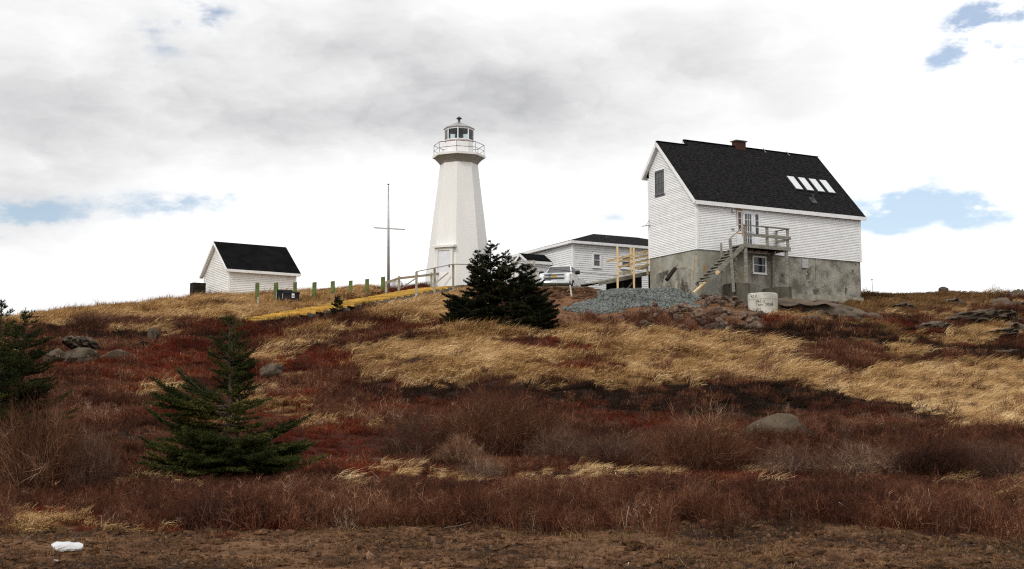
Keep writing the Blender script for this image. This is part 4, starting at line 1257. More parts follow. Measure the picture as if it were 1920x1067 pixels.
def make_fences():
    # posts and rails running right of the spruces, then a slack cable to the ramp
    Y = 77.0
    p1, p2 = at(963, 527, Y + 1), at(1002, 527, Y)
    T = thing('cable_fence', 'weathered post and rail fence with slack black cable before the pickup', 'fence', p2 - Vector((0, 0, .6)))
    off = Vector(T.location)
    tops = []
    for p, ty in ((p1, 491), (p2, 489)):
        t = at(project(*p)[0], ty, p.y)
        m = MB(); m.box(p.x - .06 - off.x, p.x + .06 - off.x, p.y - .05 - off.y, p.y + .05 - off.y, p.z - 1.2 - off.z, t.z - off.z); m.build('post', 'rail_wood', T)
        tops.append(t - off)
    m = MB(); m.bar(tops[0] + Vector((-1.6, .6, -.05)), tops[1] + Vector((0, 0, .02)), .06, .05); m.build('rail', 'rail_wood', T)
    for dz in (.50, .62):
        m = MB(); m.bar(tops[0] + Vector((0, -.06, -dz)), tops[1] + Vector((0, -.06, -dz)), .04, .09); m.build('rail', 'rail_wood', T)
    for (a, b, sag) in (((966, 493), (1160, 517), .25), ((1002, 508), (1012, 510), .02)):
        pa, pb = at(*a, Y) - off, at(*b, 76.2) - off
        pts = [pa.lerp(pb, i / 10) - Vector((0, 0, sag * 4 * (i / 10) * (1 - i / 10) * .4)) for i in range(11)]
        m = MB(); m.tube(pts, .016, 5); m.build('cable', 'metal_dark', T)
    # row of green posts along the brow
    names = ['nearest the yellow steps', 'second from the yellow steps', 'third from the yellow steps', 'fourth from the yellow steps', 'fifth from the yellow steps',
             'just right of the shed corner behind the black bins', 'standing right behind the black bins', 'with a pale stake leaning at its foot']
    data = [(718, 519, 542, 78.6), (688, 523, 547, 78.2), (657, 526, 549, 77.8), (624, 527, 549, 77.4), (589, 529, 554, 77), (553, 529, 557, 76.8), (517.5, 530, 570, 76.4), (482, 530, 558, 76)]
    for (px, ty, by, Yp), nm in zip(data, names):
        b, t = at(px, by, Yp), at(px, ty, Yp)
        h = t.z - b.z
        m = MB(); m.hexa([(-.11, -.09, -.5), (.11, -.09, -.5), (.11, .09, -.5), (-.11, .09, -.5), (-.11, -.09, h - .03), (.11, -.09, h), (.11, .09, h + .01), (-.11, .09, h - .02)])
        o = m.build('green_post', 'green_wood'); o.location = b; o.rotation_euler = (random.uniform(-.02, .02), random.uniform(-.02, .02), random.uniform(-.2, .2))
        tag(o, 'stout green wooden post ' + nm, 'post', 'green posts along the brow')
    b = at(485, 578, 74)
    m = MB(); m.bar((0, 0, -.3), (-.06, 0, .66), .10, .05, (0, 1, 0)); o = m.build('wooden_stake', 'rail_wood'); o.location = b
    tag(o, 'pale wooden stake in the grass below the shed', 'stake')
    b = at(1071, 552, 72.2)
    m = MB(); m.bar((.05, 0, -.3), (-.06, 0, .52), .09, .05, (0, 1, 0)); o = m.build('wooden_stake', 'concrete_pale'); o.location = b
    tag(o, 'short white stake in the earth bank left of the gravel heap', 'stake')
    b = at(1267, 546, 73.6)
    m = MB(); m.bar((0, 0, -.4), (.05, 0, .62), .14, .06, (0, 1, 0)); o = m.build('wooden_stake', 'rail_wood'); o.location = b
    tag(o, 'pale board upright against the basement wall behind the gravel', 'stake')
    a, b = at(1250, 525, 75.6), at(1266, 503, 76.2)
    m = MB(); m.bar((0, 0, 0), b - a, .2, .16); o = m.build('timber_beam', 'dark_wood'); o.location = a
    tag(o, 'dark charred beam end sticking out of the basement gable', 'beam')
    # flagpole
    b = at(728.5, 541, 82)
    h = at(726.5, 346, 82).z - b.z
    T = thing('flagpole', 'slim white flagpole with ball top and single crossarm beside the lighthouse', 'flagpole', b)
    lean = -.08
    m = MB(); m.tube([(0, 0, -.3), (lean * .55, 0, h * .55), (lean, 0, h - .1)], [.10, .075, .045], 8); m.build('pole', 'galvanised', T, True)
    zc = at(728, 429, 82).z - b.z
    m = MB(); m.bar((-1.0, 0, zc + .07), (1.03, 0, zc - .05), .07, .075); m.build('crossarm', 'galvanised', T)
    m = MB(); m.tube([(lean, 0, h - .06), (lean, 0, h - .03), (lean, 0, h + .02), (lean, 0, h + .06)], [.02, .06, .06, .02], 8); m.build('ball', 'metal_dark', T, True)
    b = at(1637, 548, 100)
    m = MB(); m.tube([(0, 0, -.5), (-.06, 0, .98)], .022, 6); m.box(-.11, -.01, -.04, .04, .95, 1.05); o = m.build('marker_pole', 'metal_grey'); o.location = b
    tag(o, 'thin distant marker pole on the skyline right of the house', 'pole')


make_fences()


def make_bins():
    for i, (px0, px1, ty, by, Y, lab) in enumerate(((519, 547, 543, 571, 75.6, 'black utility bin tucked behind the labelled one by the green post'), (531, 561, 546.5, 567, 74.6, 'black utility bin with a white label below the shed'))):
        a, b, t = at(px0, by, Y), at(px1, by, Y), at(px0, ty, Y)
        w, h = b.x - a.x, t.z - a.z
        T = thing('utility_bin', lab, 'bin', a, R(12), 'bins below the shed')
        m = MB(); m.hexa([(.03, .0, -.3), (w - .03, 0, -.3), (w - .03, .7, -.3), (.03, .7, -.3), (0, -.04, h - .08), (w, -.04, h - .08), (w, .74, h - .08), (0, .74, h - .08)]); m.build('bin_body', 'black_plastic', T)
        m = MB(); m.hexa([(-.03, -.08, h - .08), (w + .03, -.08, h - .08), (w + .03, .78, h - .08), (-.03, .78, h - .08), (.02, -.03, h), (w - .02, -.03, h), (w - .02, .72, h + .03), (.02, .72, h + .03)]); m.build('lid', 'black_plastic', T)
        m = MB(); m.box(-.045, -.012, .05, .6, h * .35, h - .1); m.build('side_panel', 'galvanised', T)
        m = MB(); m.box(-.1, w * .8, -.06, .6, -.45, -.02); m.build('base', 'bin_green', T)
        if i == 1:
            m = MB(); m.box(w * .52, w * .68, -.062, -.03, h * .42, h * .82); l = m.build('label_plate', 'label_white', T)
            m = MB(); m.box(w * .56, w * .64, -.068, -.061, h * .5, h * .68); m.build('print', 'blind_grey', l)
    a = at(362, 562, 90); t = at(362, 529, 90)
    h = t.z - a.z
    T = thing('dark_crate', 'tall dark weathered crate standing against the back end of the shed', 'crate', a, R(33))
    for i in range(5):
        m = MB(); m.box(-.02, .9, -.02, .7, h * i / 5 - (.4 if i == 0 else 0), h * (i + 1) / 5 - .02); m.build('plank', 'dark_wood', T)
    m = MB(); m.box(.0, .88, 0, .68, -.4, h - .04); m.build('core', 'metal_dark', T)
    a = at(37, 606, 70)
    T = thing('dark_bench', 'low dark plank bench lying in the heath at the far left of the slope', 'bench', a)
    m = MB(); m.box(0, 1.35, 0, .35, .18, .26); m.build('seat', 'dark_wood', T)
    m = MB(); m.box(0, 1.35, .30, .36, .32, .42); m.build('back_plank', 'dark_wood', T)
    for x in (.1, 1.15):
        m = MB(); m.box(x, x + .1, .02, .33, -.4, .18); m.build('leg', 'dark_wood', T)


make_bins()


def make_ramp():
    p0, p1 = at(1122, 529, 79.0), at(1226, 507.5, 82.6)
    d = p1 - p0
    back = Vector((-d.y, d.x, 0)).normalized() * 1.5
    T = thing('access_ramp', 'sloping wooden ramp with raw new lumber railing leading to the house', 'ramp', p0 - Vector((0, 0, .8)))
    o = Vector(T.location)
    n = 16
    for i in range(n):
        a, b = p0 + d * (i / n) - o, p0 + d * ((i + .95) / n) - o
        m = MB(); m.hexa([a - Vector((0, 0, .05)), b - Vector((0, 0, .05)), b + back - Vector((0, 0, .05)), a + back - Vector((0, 0, .05)), a, b, b + back, a + back]); m.build('deck_board', 'old_wood', T)
    m = MB(); m.bar(p0 - o - back * .02 - Vector((0, 0, .1)), p1 - o - back * .02 - Vector((0, 0, .1)), .05, .24); m.build('stringer', 'old_wood', T)
    m = MB(); m.bar(p0 - o + back - Vector((0, 0, .12)), p1 - o + back - Vector((0, 0, .12)), .05, .2); m.build('stringer', 'dark_wood', T)
    for f in (.45, .7, .95):
        for k in (.1, .95):
            q = p0 + d * f + back * k - o
            m = MB(); m.box(q.x - .07, q.x + .07, q.y - .07, q.y + .07, -1.5, q.z - .1); m.build('trestle_leg', 'dark_wood', T)
    a, b = p0 + d * .42 - o + back * .1, p0 + d * .72 - o + back * .1
    m = MB(); m.bar((a.x, a.y, a.z - 1.2), b - Vector((0, 0, .2)), .05, .08); m.build('brace', 'old_wood', T)
    q0, q1 = p0 + d * .35 + back * .7 - o, p1 + back * .7 - o  # dark panel added beneath the ramp to give its underside shade
    m = MB(); m.hexa([(q0.x, q0.y, -1.6), (q1.x, q1.y, -1.6), (q1.x, q1.y + .05, -1.6), (q0.x, q0.y + .05, -1.6), (q0.x, q0.y, q0.z - .1), (q1.x, q1.y, q1.z - .1), (q1.x, q1.y + .05, q1.z - .1), (q0.x, q0.y + .05, q0.z - .1)]); m.build('ramp_shade_panel', 'dark_wood', T)
    # railing of raw studs
    L = thing('lumber_railing', 'raw yellow lumber studs and rails nailed along the ramp', 'railing', p0 - Vector((0, 0, .8)))
    for (px, ty, by, Y) in ((1157.5, 462, 541, 79.0), (1188, 465, 540, 80.0), (1182.5, 463, 511, 81.2), (1213.5, 470, 506, 81.6)):
        t, bt = at(px, ty, Y) - o, at(px, by, Y) - o
        m = MB(); m.box(t.x - .06, t.x + .06, t.y - .03, t.y + .03, bt.z - .3, t.z); m.build('stud', 'new_wood', L)
    for (a, b, Y0, Y1) in (((1137, 490.5), (1216, 470.5), 78.3, 81.3), ((1160, 491), (1217, 478), 79.2, 81.4), ((1160, 501), (1217, 486), 79.2, 81.4), ((1188, 503), (1217, 496), 80.1, 81.3)):
        m = MB(); m.bar(at(*a, Y0) - o, at(*b, Y1) - o, .045, .13); m.build('rail', 'new_wood', L)
    # blocks of stone and timber lying on the ramp
    for (px, py, Y, s, lab) in ((1172, 511, 80.6, .22, 'timber block lying on the ramp between the studs'), (1205, 502, 81.6, .2, 'offcut block lying on the ramp close to the house')):
        c = at(px, py, Y)
        m = MB(); m.hexa([(-s * 1.6, -s, -s * .5), (s * 1.5, -s, -s * .6), (s * 1.6, s, -s * .5), (-s * 1.5, s, -s * .5), (-s * 1.5, -s * .9, s * .5), (s * 1.3, -s, s * .45), (s * 1.5, s, s * .5), (-s * 1.4, s, s * .45)])
        o2 = m.build('timber_block', 'rail_wood'); o2.location = c; o2.rotation_euler = (0, -.2, R(25))
        tag(o2, lab, 'block')


make_ramp()


# ------------------------------------------------------------------ concrete well ring with hand lettering
STROKES = {
    'M': [[(0, 0), (0.05, 1), (.4, .35), (.75, 1), (.8, 0)]], 'I': [[(.25, 0), (.25, 1)], [(.05, 0), (.45, 0)], [(.05, 1), (.45, 1)]], 'R': [[(0, 0), (0, 1), (.5, .9), (.5, .6), (0, .5), (.6, 0)]],
    'A': [[(0, 0), (.3, 1), (.6, 0)], [(.12, .4), (.5, .4)]], 'S': [[(.55, .9), (.2, 1), (.05, .75), (.5, .4), (.45, .1), (0, 0)]], '-': [[(.1, .5), (.5, .5)]],
    'C': [[(.6, .85), (.3, 1), (.05, .6), (.1, .15), (.5, 0)]], 'a': [[(.5, .55), (.1, .5), (.1, .05), (.5, .15), (.5, .55), (.55, 0)]], 'p': [[(.05, -.4), (.05, .55), (.5, .5), (.5, .1), (.05, .05)]],
    'e': [[(.05, .3), (.5, .35), (.4, .6), (.1, .5), (.1, .05), (.5, .05)]], 'P': [[(0, 0), (0, 1), (.5, .9), (.45, .5), (0, .45)]], 'E': [[(.5, 1), (0, 1), (0, 0), (.5, 0)], [(0, .5), (.4, .5)]], '.': [[(.1, 0), (.16, .06)]],
}


def make_ring():
    g = at(1430.5, 581, 70.3)
    h = at(1430.5, 551, 70.3).z - g.z
    r = 27.6 / F * 70.3
    T = thing('well_ring', 'pale concrete well ring with black hand lettering below the house landing', 'well ring', g)
    n = 40

    def ring(rr, z):
        return [(rr * math.sin(2 * math.pi * i / n), -rr * math.cos(2 * math.pi * i / n), z) for i in range(n)]
    zj = h * .60
    m = MB(); m.loft([ring(r, -.7), ring(r, zj - .008)]); m.build('lower_ring', 'concrete_pale', T)
    m = MB(); m.loft([ring(r - .02, zj - .01), ring(r - .02, zj + .01)]); m.build('joint', 'concrete_dark', T)
    m = MB(); m.loft([ring(r + .004, zj + .008), ring(r + .004, h - .03), ring(r - .03, h)]); m.build('upper_ring', 'concrete_pale', T)
    m = MB(); m.loft([ring(.36, h), ring(.36, h + .07), ring(.3, h + .09)]); m.build('manhole_lid', 'metal_dark', T)
    for (a, z) in ((-.04, h * .86), (.50, h * .43)):
        m = MB(); m.tube([(math.sin(a) * (r - .03), -math.cos(a) * (r - .03), z), (math.sin(a) * (r + .008), -math.cos(a) * (r + .008), z)], .026, 10); m.build('lifting_hole', 'metal_dark', T)
    m = MB()

    def write(txt, u, z, s):
        for ch in txt:
            for st in STROKES.get(ch, []):
                for p, q in zip(st[:-1], st[1:]):
                    f = lambda e: Vector((math.sin((u + e[0] * s) / r) * (r + .007), -math.cos((u + e[0] * s) / r) * (r + .007), z + e[1] * s * 1.15))
                    m.bar(f(p), f(q), .006, .024, (math.sin(u / r), -math.cos(u / r), 0))
            u += s * (.85 if ch not in '.-' else .5)
    write('M.I.R', -.86, h * .70, .115)
    write('MAI-S', -.52, h * .37, .13)
    write('Cape SPEAR', -.52, h * .19, .115)
    m.build('lettering', 'ink', T)['kind'] = 'stuff'


make_ring()


# ------------------------------------------------------------------ rocks
def rock_mesh(name, seed, mat, sub=2, cuts=7, rough=.22, flat=1.0, ledge=0.0):
    rd = random.Random(seed)
    bm = bmesh.new()
    bmesh.ops.create_icosphere(bm, subdivisions=sub, radius=1)
    planes = []
    for _ in range(cuts):
        v = Vector((rd.gauss(0, 1), rd.gauss(0, 1), rd.gauss(0, 1))).normalized()
        planes.append((v, rd.uniform(.45, .8)))
    off = Vector((seed * 3.1, seed * 1.7, seed * 2.3))
    for v in bm.verts:
        c = v.co.copy()
        for n, d in planes:
            e = c.dot(n) - d
            if e > 0:
                c -= n * e * .92
        c *= 1 + rough * mnoise.noise(c * 1.8 + off) + rough * .4 * mnoise.noise(c * 5 + off)
        if ledge:
            q = Vector((c.x * 7, c.y * 4, c.z * 2)) + off
            c.z += ledge * (mnoise.noise(q) + .5 * mnoise.noise(q * 2.3))
            c.y += ledge * .6 * mnoise.noise(q * 1.3 + off)
        c.z *= flat
        v.co = c
    me = bpy.data.meshes.new(name)
    bm.to_mesh(me)
    bm.free()
    me.materials.append(MATS[mat])
    return me


def smooth(me):
    me.polygons.foreach_set('use_smooth', [True] * len(me.polygons))
    return me


RED_ROCKS = [rock_mesh('boulder', 20 + i, 'rock_red') for i in range(7)]
GREY_ROCKS = [smooth(rock_mesh('boulder', 40 + i, 'rock_grey', 4, 4, .26)) for i in range(4)]
DOME = smooth(rock_mesh('boulder', 52, 'rock_grey', 5, 5, .10))
SLABS = [smooth(rock_mesh('outcrop', 60 + i, 'bedrock', 5, 9, .16, 1.0, .24)) for i in range(4)]


def put(me, name, px, py, Y, w, h, d=None, rz=None, sink=.35):
    """w, h in metres; py is where the stone's middle shows"""
    c = at(px, py, Y)
    o = new_obj(name, me)
    o.location = (c.x, c.y, c.z)
    o.scale = (w / 1.6, (d or w * .8) / 1.6, h / 1.6)
    o.rotation_euler = (random.uniform(-.15, .15), random.uniform(-.15, .15), random.uniform(0, 6.28) if rz is None else rz)
    return o


def m_px(n, Y):
    return n / F * Y


def make_rocks():
    specific = [
        (RED_ROCKS[0], 1290, 612, 61, 26, 26, 'upright pinkish boulder in the middle of the rubble heap'),
        (RED_ROCKS[1], 1332, 619, 60, 46, 24, 'large pale pink boulder at the lower right foot of the rubble heap'),
        (RED_ROCKS[2], 1222, 598, 63, 20, 20, 'pale tilted boulder at the left end of the rubble heap'),
        (RED_ROCKS[3], 1310, 588, 65, 34, 14, 'flat grey brown slab stone lying on top of the rubble heap'),
        (RED_ROCKS[4], 1272, 600, 63, 22, 13, 'small pinkish boulder left of the upright one'),
        (RED_ROCKS[5], 1358, 612, 61.5, 26, 14, 'pale stone wedged behind the large pink boulder'),
        (RED_ROCKS[6], 1338, 597, 63.5, 26, 15, 'rounded brown boulder behind the upright pinkish boulder'),
    ]
    for me, px, py, Y, w, h, lab in specific:
        o = put(me, 'boulder', px, py, Y, m_px(w, Y), m_px(h, Y))
        tag(o, lab, 'boulder', 'boulders dumped below the gravel heap')
    rd = random.Random(5)
    for i in range(90):
        px = rd.uniform(1190, 1425)
        f = (px - 1205) / 215
        Y = rd.uniform(59.5, 67)
        w = rd.choice([6, 8, 9, 11, 13, 16, 20, 24])
        g = on_ground(px, Y)
        o = new_obj('boulder', rd.choice(RED_ROCKS))
        o.location = (g.x, g.y, g.z + m_px(w, Y) * .2 + (.35 if 1225 < px < 1360 and Y > 61.5 else 0) * rd.random())
        s = m_px(w, Y) / 1.6
        o.scale = (s, s * rd.uniform(.7, 1), s * rd.uniform(.5, .85))
        o.rotation_euler = (rd.uniform(-.6, .6), rd.uniform(-.6, .6), rd.uniform(0, 6.28))
        tag(o, 'angular brown stone in the rubble heap below the gravel', 'boulder', 'rubble heap stones')
    for i in range(34):                                            # earthy rubble against the basement
        px = rd.uniform(1318, 1402)
        Y = rd.uniform(69.5, 73.5)
        w = rd.choice([7, 9, 11, 14, 18])
        g = on_ground(px, Y)
        o = new_obj('boulder', rd.choice(RED_ROCKS))
        o.location = (g.x, g.y, g.z + .12 + .35 * rd.random() * math.exp(-((px - 1360) / 30) ** 2))
        s = m_px(w, Y) / 1.6
        o.scale = (s, s * .8, s * rd.uniform(.5, .8))
        o.rotation_euler = (rd.uniform(-.6, .6), rd.uniform(-.6, .6), rd.uniform(0, 6.28))
        tag(o, 'brown stone in the earthy rubble against the basement wall', 'boulder', 'rubble against the basement')
    for me, px, py, Y, w, h, rz, lab in (
            (DOME, 1460, 836, 33.5, 128, 94, .3, 'big rounded grey boulder with lichen half buried in the heath'),
            (GREY_ROCKS[1], 285, 634, 57, 22, 32, .2, 'upright pale boulder in a dark hollow on the left slope'),
            (GREY_ROCKS[2], 108, 674, 50, 50, 34, .1, 'grey rounded boulder next to the left spruces'),
            (GREY_ROCKS[3], 156, 676, 50, 60, 38, .4, 'brown weathered boulder, middle of the three on the left slope'),
            (GREY_ROCKS[0], 133, 673, 48.5, 18, 14, .9, 'tiny stone under the middle boulder on the left slope'),
            (GREY_ROCKS[1], 213, 674, 51, 66, 28, 1.4, 'flat long boulder sunk in red heath on the left slope'),
            (GREY_ROCKS[2], 262, 646, 55, 36, 10, 1.4, 'low grey stone in front of the upright boulder'),
            (GREY_ROCKS[3], 512, 697, 46, 38, 24, .4, 'dull grey stone among tufts right of the spruce'),
            (RED_ROCKS[3], 1770, 545, 94, 20, 14, .2, 'dark red rock jutting from the skyline'),
            (RED_ROCKS[1], 1453, 572, 71, 12, 6, .2, 'small pale stone beside the well ring'),
            (GREY_ROCKS[1], 702, 866, 28.5, 30, 12, .2, 'small flat grey stone in the red heath beside the spruce'),
            (GREY_ROCKS[2], 1020, 552, 72.5, 16, 12, .2, 'round grey stone at the foot of the earth bank')):
        o = put(me, 'boulder', px, py, Y, m_px(w, Y), m_px(h, Y), rz=rz)
        tag(o, lab, 'boulder')
    for me, px, py, Y, w, h, d, lab in (
            (SLABS[0], 1580, 601, 72, 245, 50, 5, 'long grey bedrock ledge below the right end of the house'),
            (SLABS[1], 1500, 608, 69, 90, 38, 3.5, 'rounded bedrock shoulder next to the well ring'),
            (SLABS[2], 1882, 582, 86, 80, 40, 5, 'sloping smooth grey bedrock slab near the right skyline'),
            (SLABS[3], 1815, 611, 75, 150, 30, 5, 'low broad bedrock patch on the right slope'),
            (SLABS[0], 1898, 628, 72, 100, 36, 4, 'grey bedrock ledge at the right margin'),
            (SLABS[1], 1865, 662, 62, 100, 24, 4, 'flat bedrock sheet in the brown heath on the right'),
            (SLABS[1], 1668, 588, 80, 70, 26, 4, 'flat bedrock slab on the brown turf right of the house ledge'),
            (SLABS[3], 1730, 622, 70, 90, 26, 4, 'long low bedrock slab in the middle of the right slope'),
            (SLABS[0], 1790, 580, 86, 60, 24, 4, 'narrow bedrock slab on the turf below the red skyline rock'),
            (SLABS[2], 1660, 626, 68, 60, 22, 3, 'small bedrock hump in the dark heath below the long ledge'),
            (SLABS[1], 1845, 634, 68, 90, 24, 4, 'cracked bedrock sheet left of the right margin ledge'),
            (SLABS[2], 1915, 560, 93, 50, 30, 4, 'dark bedrock knob on the right skyline'),
            (SLABS[3], 162, 652, 55, 62, 26, 3, 'flat bedrock ledge above the boulders on the left slope'),
            (SLABS[0], 640, 549, 84, 110, 10, 3, 'low bare rock hump behind the green posts')):
        o = put(me, 'bedrock_outcrop', px, py, Y, m_px(w, Y), m_px(h, Y), d, rz=random.uniform(-.2, .2))
        tag(o, lab, 'rock')


make_rocks()


# ------------------------------------------------------------------ scattering helper (uncountable cover only)
LIB = {}


def library(name, meshes):
    c = bpy.data.collections.new(name)
    for i, me in enumerate(meshes):
        o = bpy.data.objects.new('%s_piece_%02d' % (name, i), me)
        c.objects.link(o)
    LIB[name] = c
    return c


def scatter(name, label, cat, pts, rot, scl, lib):
    n = len(pts)
    me = bpy.data.meshes.new(name)
    me.vertices.add(n)
    me.vertices.foreach_set('co', np.asarray(pts, np.float32).ravel())
    a = me.attributes.new('rot', 'FLOAT_VECTOR', 'POINT'); a.data.foreach_set('vector', np.asarray(rot, np.float32).ravel())
    a = me.attributes.new('scl', 'FLOAT_VECTOR', 'POINT'); a.data.foreach_set('vector', np.asarray(scl, np.float32).ravel())
    a = me.attributes.new('pick', 'INT', 'POINT'); a.data.foreach_set('value', rng.integers(0, len(LIB[lib].objects), n).astype(np.int32))
    o = new_obj(name, me)
    tag(o, label, cat, kind='stuff')
    g = bpy.data.node_groups.new(name, 'GeometryNodeTree')
    g.interface.new_socket('Geometry', in_out='INPUT', socket_type='NodeSocketGeometry')
    g.interface.new_socket('Geometry', in_out='OUTPUT', socket_type='NodeSocketGeometry')
    gi, go = g.nodes.new('NodeGroupInput'), g.nodes.new('NodeGroupOutput')
    ci = g.nodes.new('GeometryNodeCollectionInfo')
    ci.inputs['Collection'].default_value = LIB[lib]
    ci.inputs['Separate Children'].default_value = True
    ci.inputs['Reset Children'].default_value = True
    ip = g.nodes.new('GeometryNodeInstanceOnPoints')
    ip.inputs['Pick Instance'].default_value = True
    g.links.new(gi.outputs[0], ip.inputs['Points'])
    g.links.new(ci.outputs[0], ip.inputs['Instance'])
    for nm, dt, sock in (('pick', 'INT', 'Instance Index'), ('rot', 'FLOAT_VECTOR', 'Rotation'), ('scl', 'FLOAT_VECTOR', 'Scale')):
        na = g.nodes.new('GeometryNodeInputNamedAttribute')
        na.data_type = dt
        na.inputs['Name'].default_value = nm
        g.links.new(na.outputs['Attribute'], ip.inputs[sock])
    g.links.new(ip.outputs[0], go.inputs[0])
    md = o.modifiers.new('scatter', 'NODES')
    md.node_group = g
    return o


# ------------------------------------------------------------------ gravel heap
def make_gravel():
    xs = np.arange(2.8, 13.5, .14)
    ys = np.arange(64.5, 75.6, .14)
    X, Y = np.meshgrid(xs, ys)
    G = ground_z(X, Y)
    px = 960 + F * X / (Y * 1.003)
    sm = lambda v, a, b: np.clip((v - a) / (b - a), 0, 1) ** 2 * (3 - 2 * np.clip((v - a) / (b - a), 0, 1))
    wob = fbm(X, Y, 1.5, 141) * 40
    h = .45 * np.exp(-((Y - 72.4) / 1.7) ** 2) * sm(px + wob, 1075, 1190) * (1 - sm(px + wob, 1255, 1345))
    h += .30 * np.exp(-((px + wob * .6 - 1122) / 38) ** 2) * np.exp(-((Y - 68.3) / 2.0) ** 2)
    h += .30 * np.exp(-((Y - 70.0) / 1.5) ** 2) * sm(px + wob, 1110, 1170) * (1 - sm(px + wob, 1240, 1330))
    h += fbm(X, Y, 1.3, 151, 4) * .26 - .09
    Z = G + h
    ok = h > -.02
    idx = np.arange(X.size).reshape(X.shape)
    Fc = np.stack([idx[:-1, :-1], idx[:-1, 1:], idx[1:, 1:], idx[1:, :-1]], -1).reshape(-1, 4)
    keep = ok.ravel()[Fc].any(1)
    me = fast_mesh('gravel_heap', np.stack([X, Y, Z], -1).reshape(-1, 3), Fc[keep], 'gravel_stone')
    bm = bmesh.new(); bm.from_mesh(me)
    bmesh.ops.delete(bm, geom=[v for v in bm.verts if not v.link_faces], context='VERTS')
    bm.to_mesh(me); bm.free()
    o = new_obj('gravel_heap', me)
    tag(o, 'heap of blue grey crushed stone spread before the ramp', 'gravel', kind='stuff')
    library('gravel_bits', [rock_mesh('gravel_bit', 80 + i, 'gravel_stone', 1, 5, .2) for i in range(5)])
    sel = np.argwhere((h > -.01).ravel())[:, 0]
    pick = rng.choice(sel, 15000)
    x = X.ravel()[pick] + rng.uniform(-.07, .07, len(pick))
    y = Y.ravel()[pick] + rng.uniform(-.07, .07, len(pick))
    z = Z.ravel()[pick] + .005
    s = rng.uniform(.04, .12, (len(pick), 1)) * np.array([[1, .8, .65]])
    scatter('gravel', 'loose blue grey crushed stones covering the heap', 'gravel', np.stack([x, y, z], 1), rng.uniform(-3, 3, (len(pick), 3)), s, 'gravel_bits')


make_gravel()


# ------------------------------------------------------------------ spruces
def unit(a):
    return a / np.maximum(np.linalg.norm(a, axis=-1, keepdims=True), 1e-9)


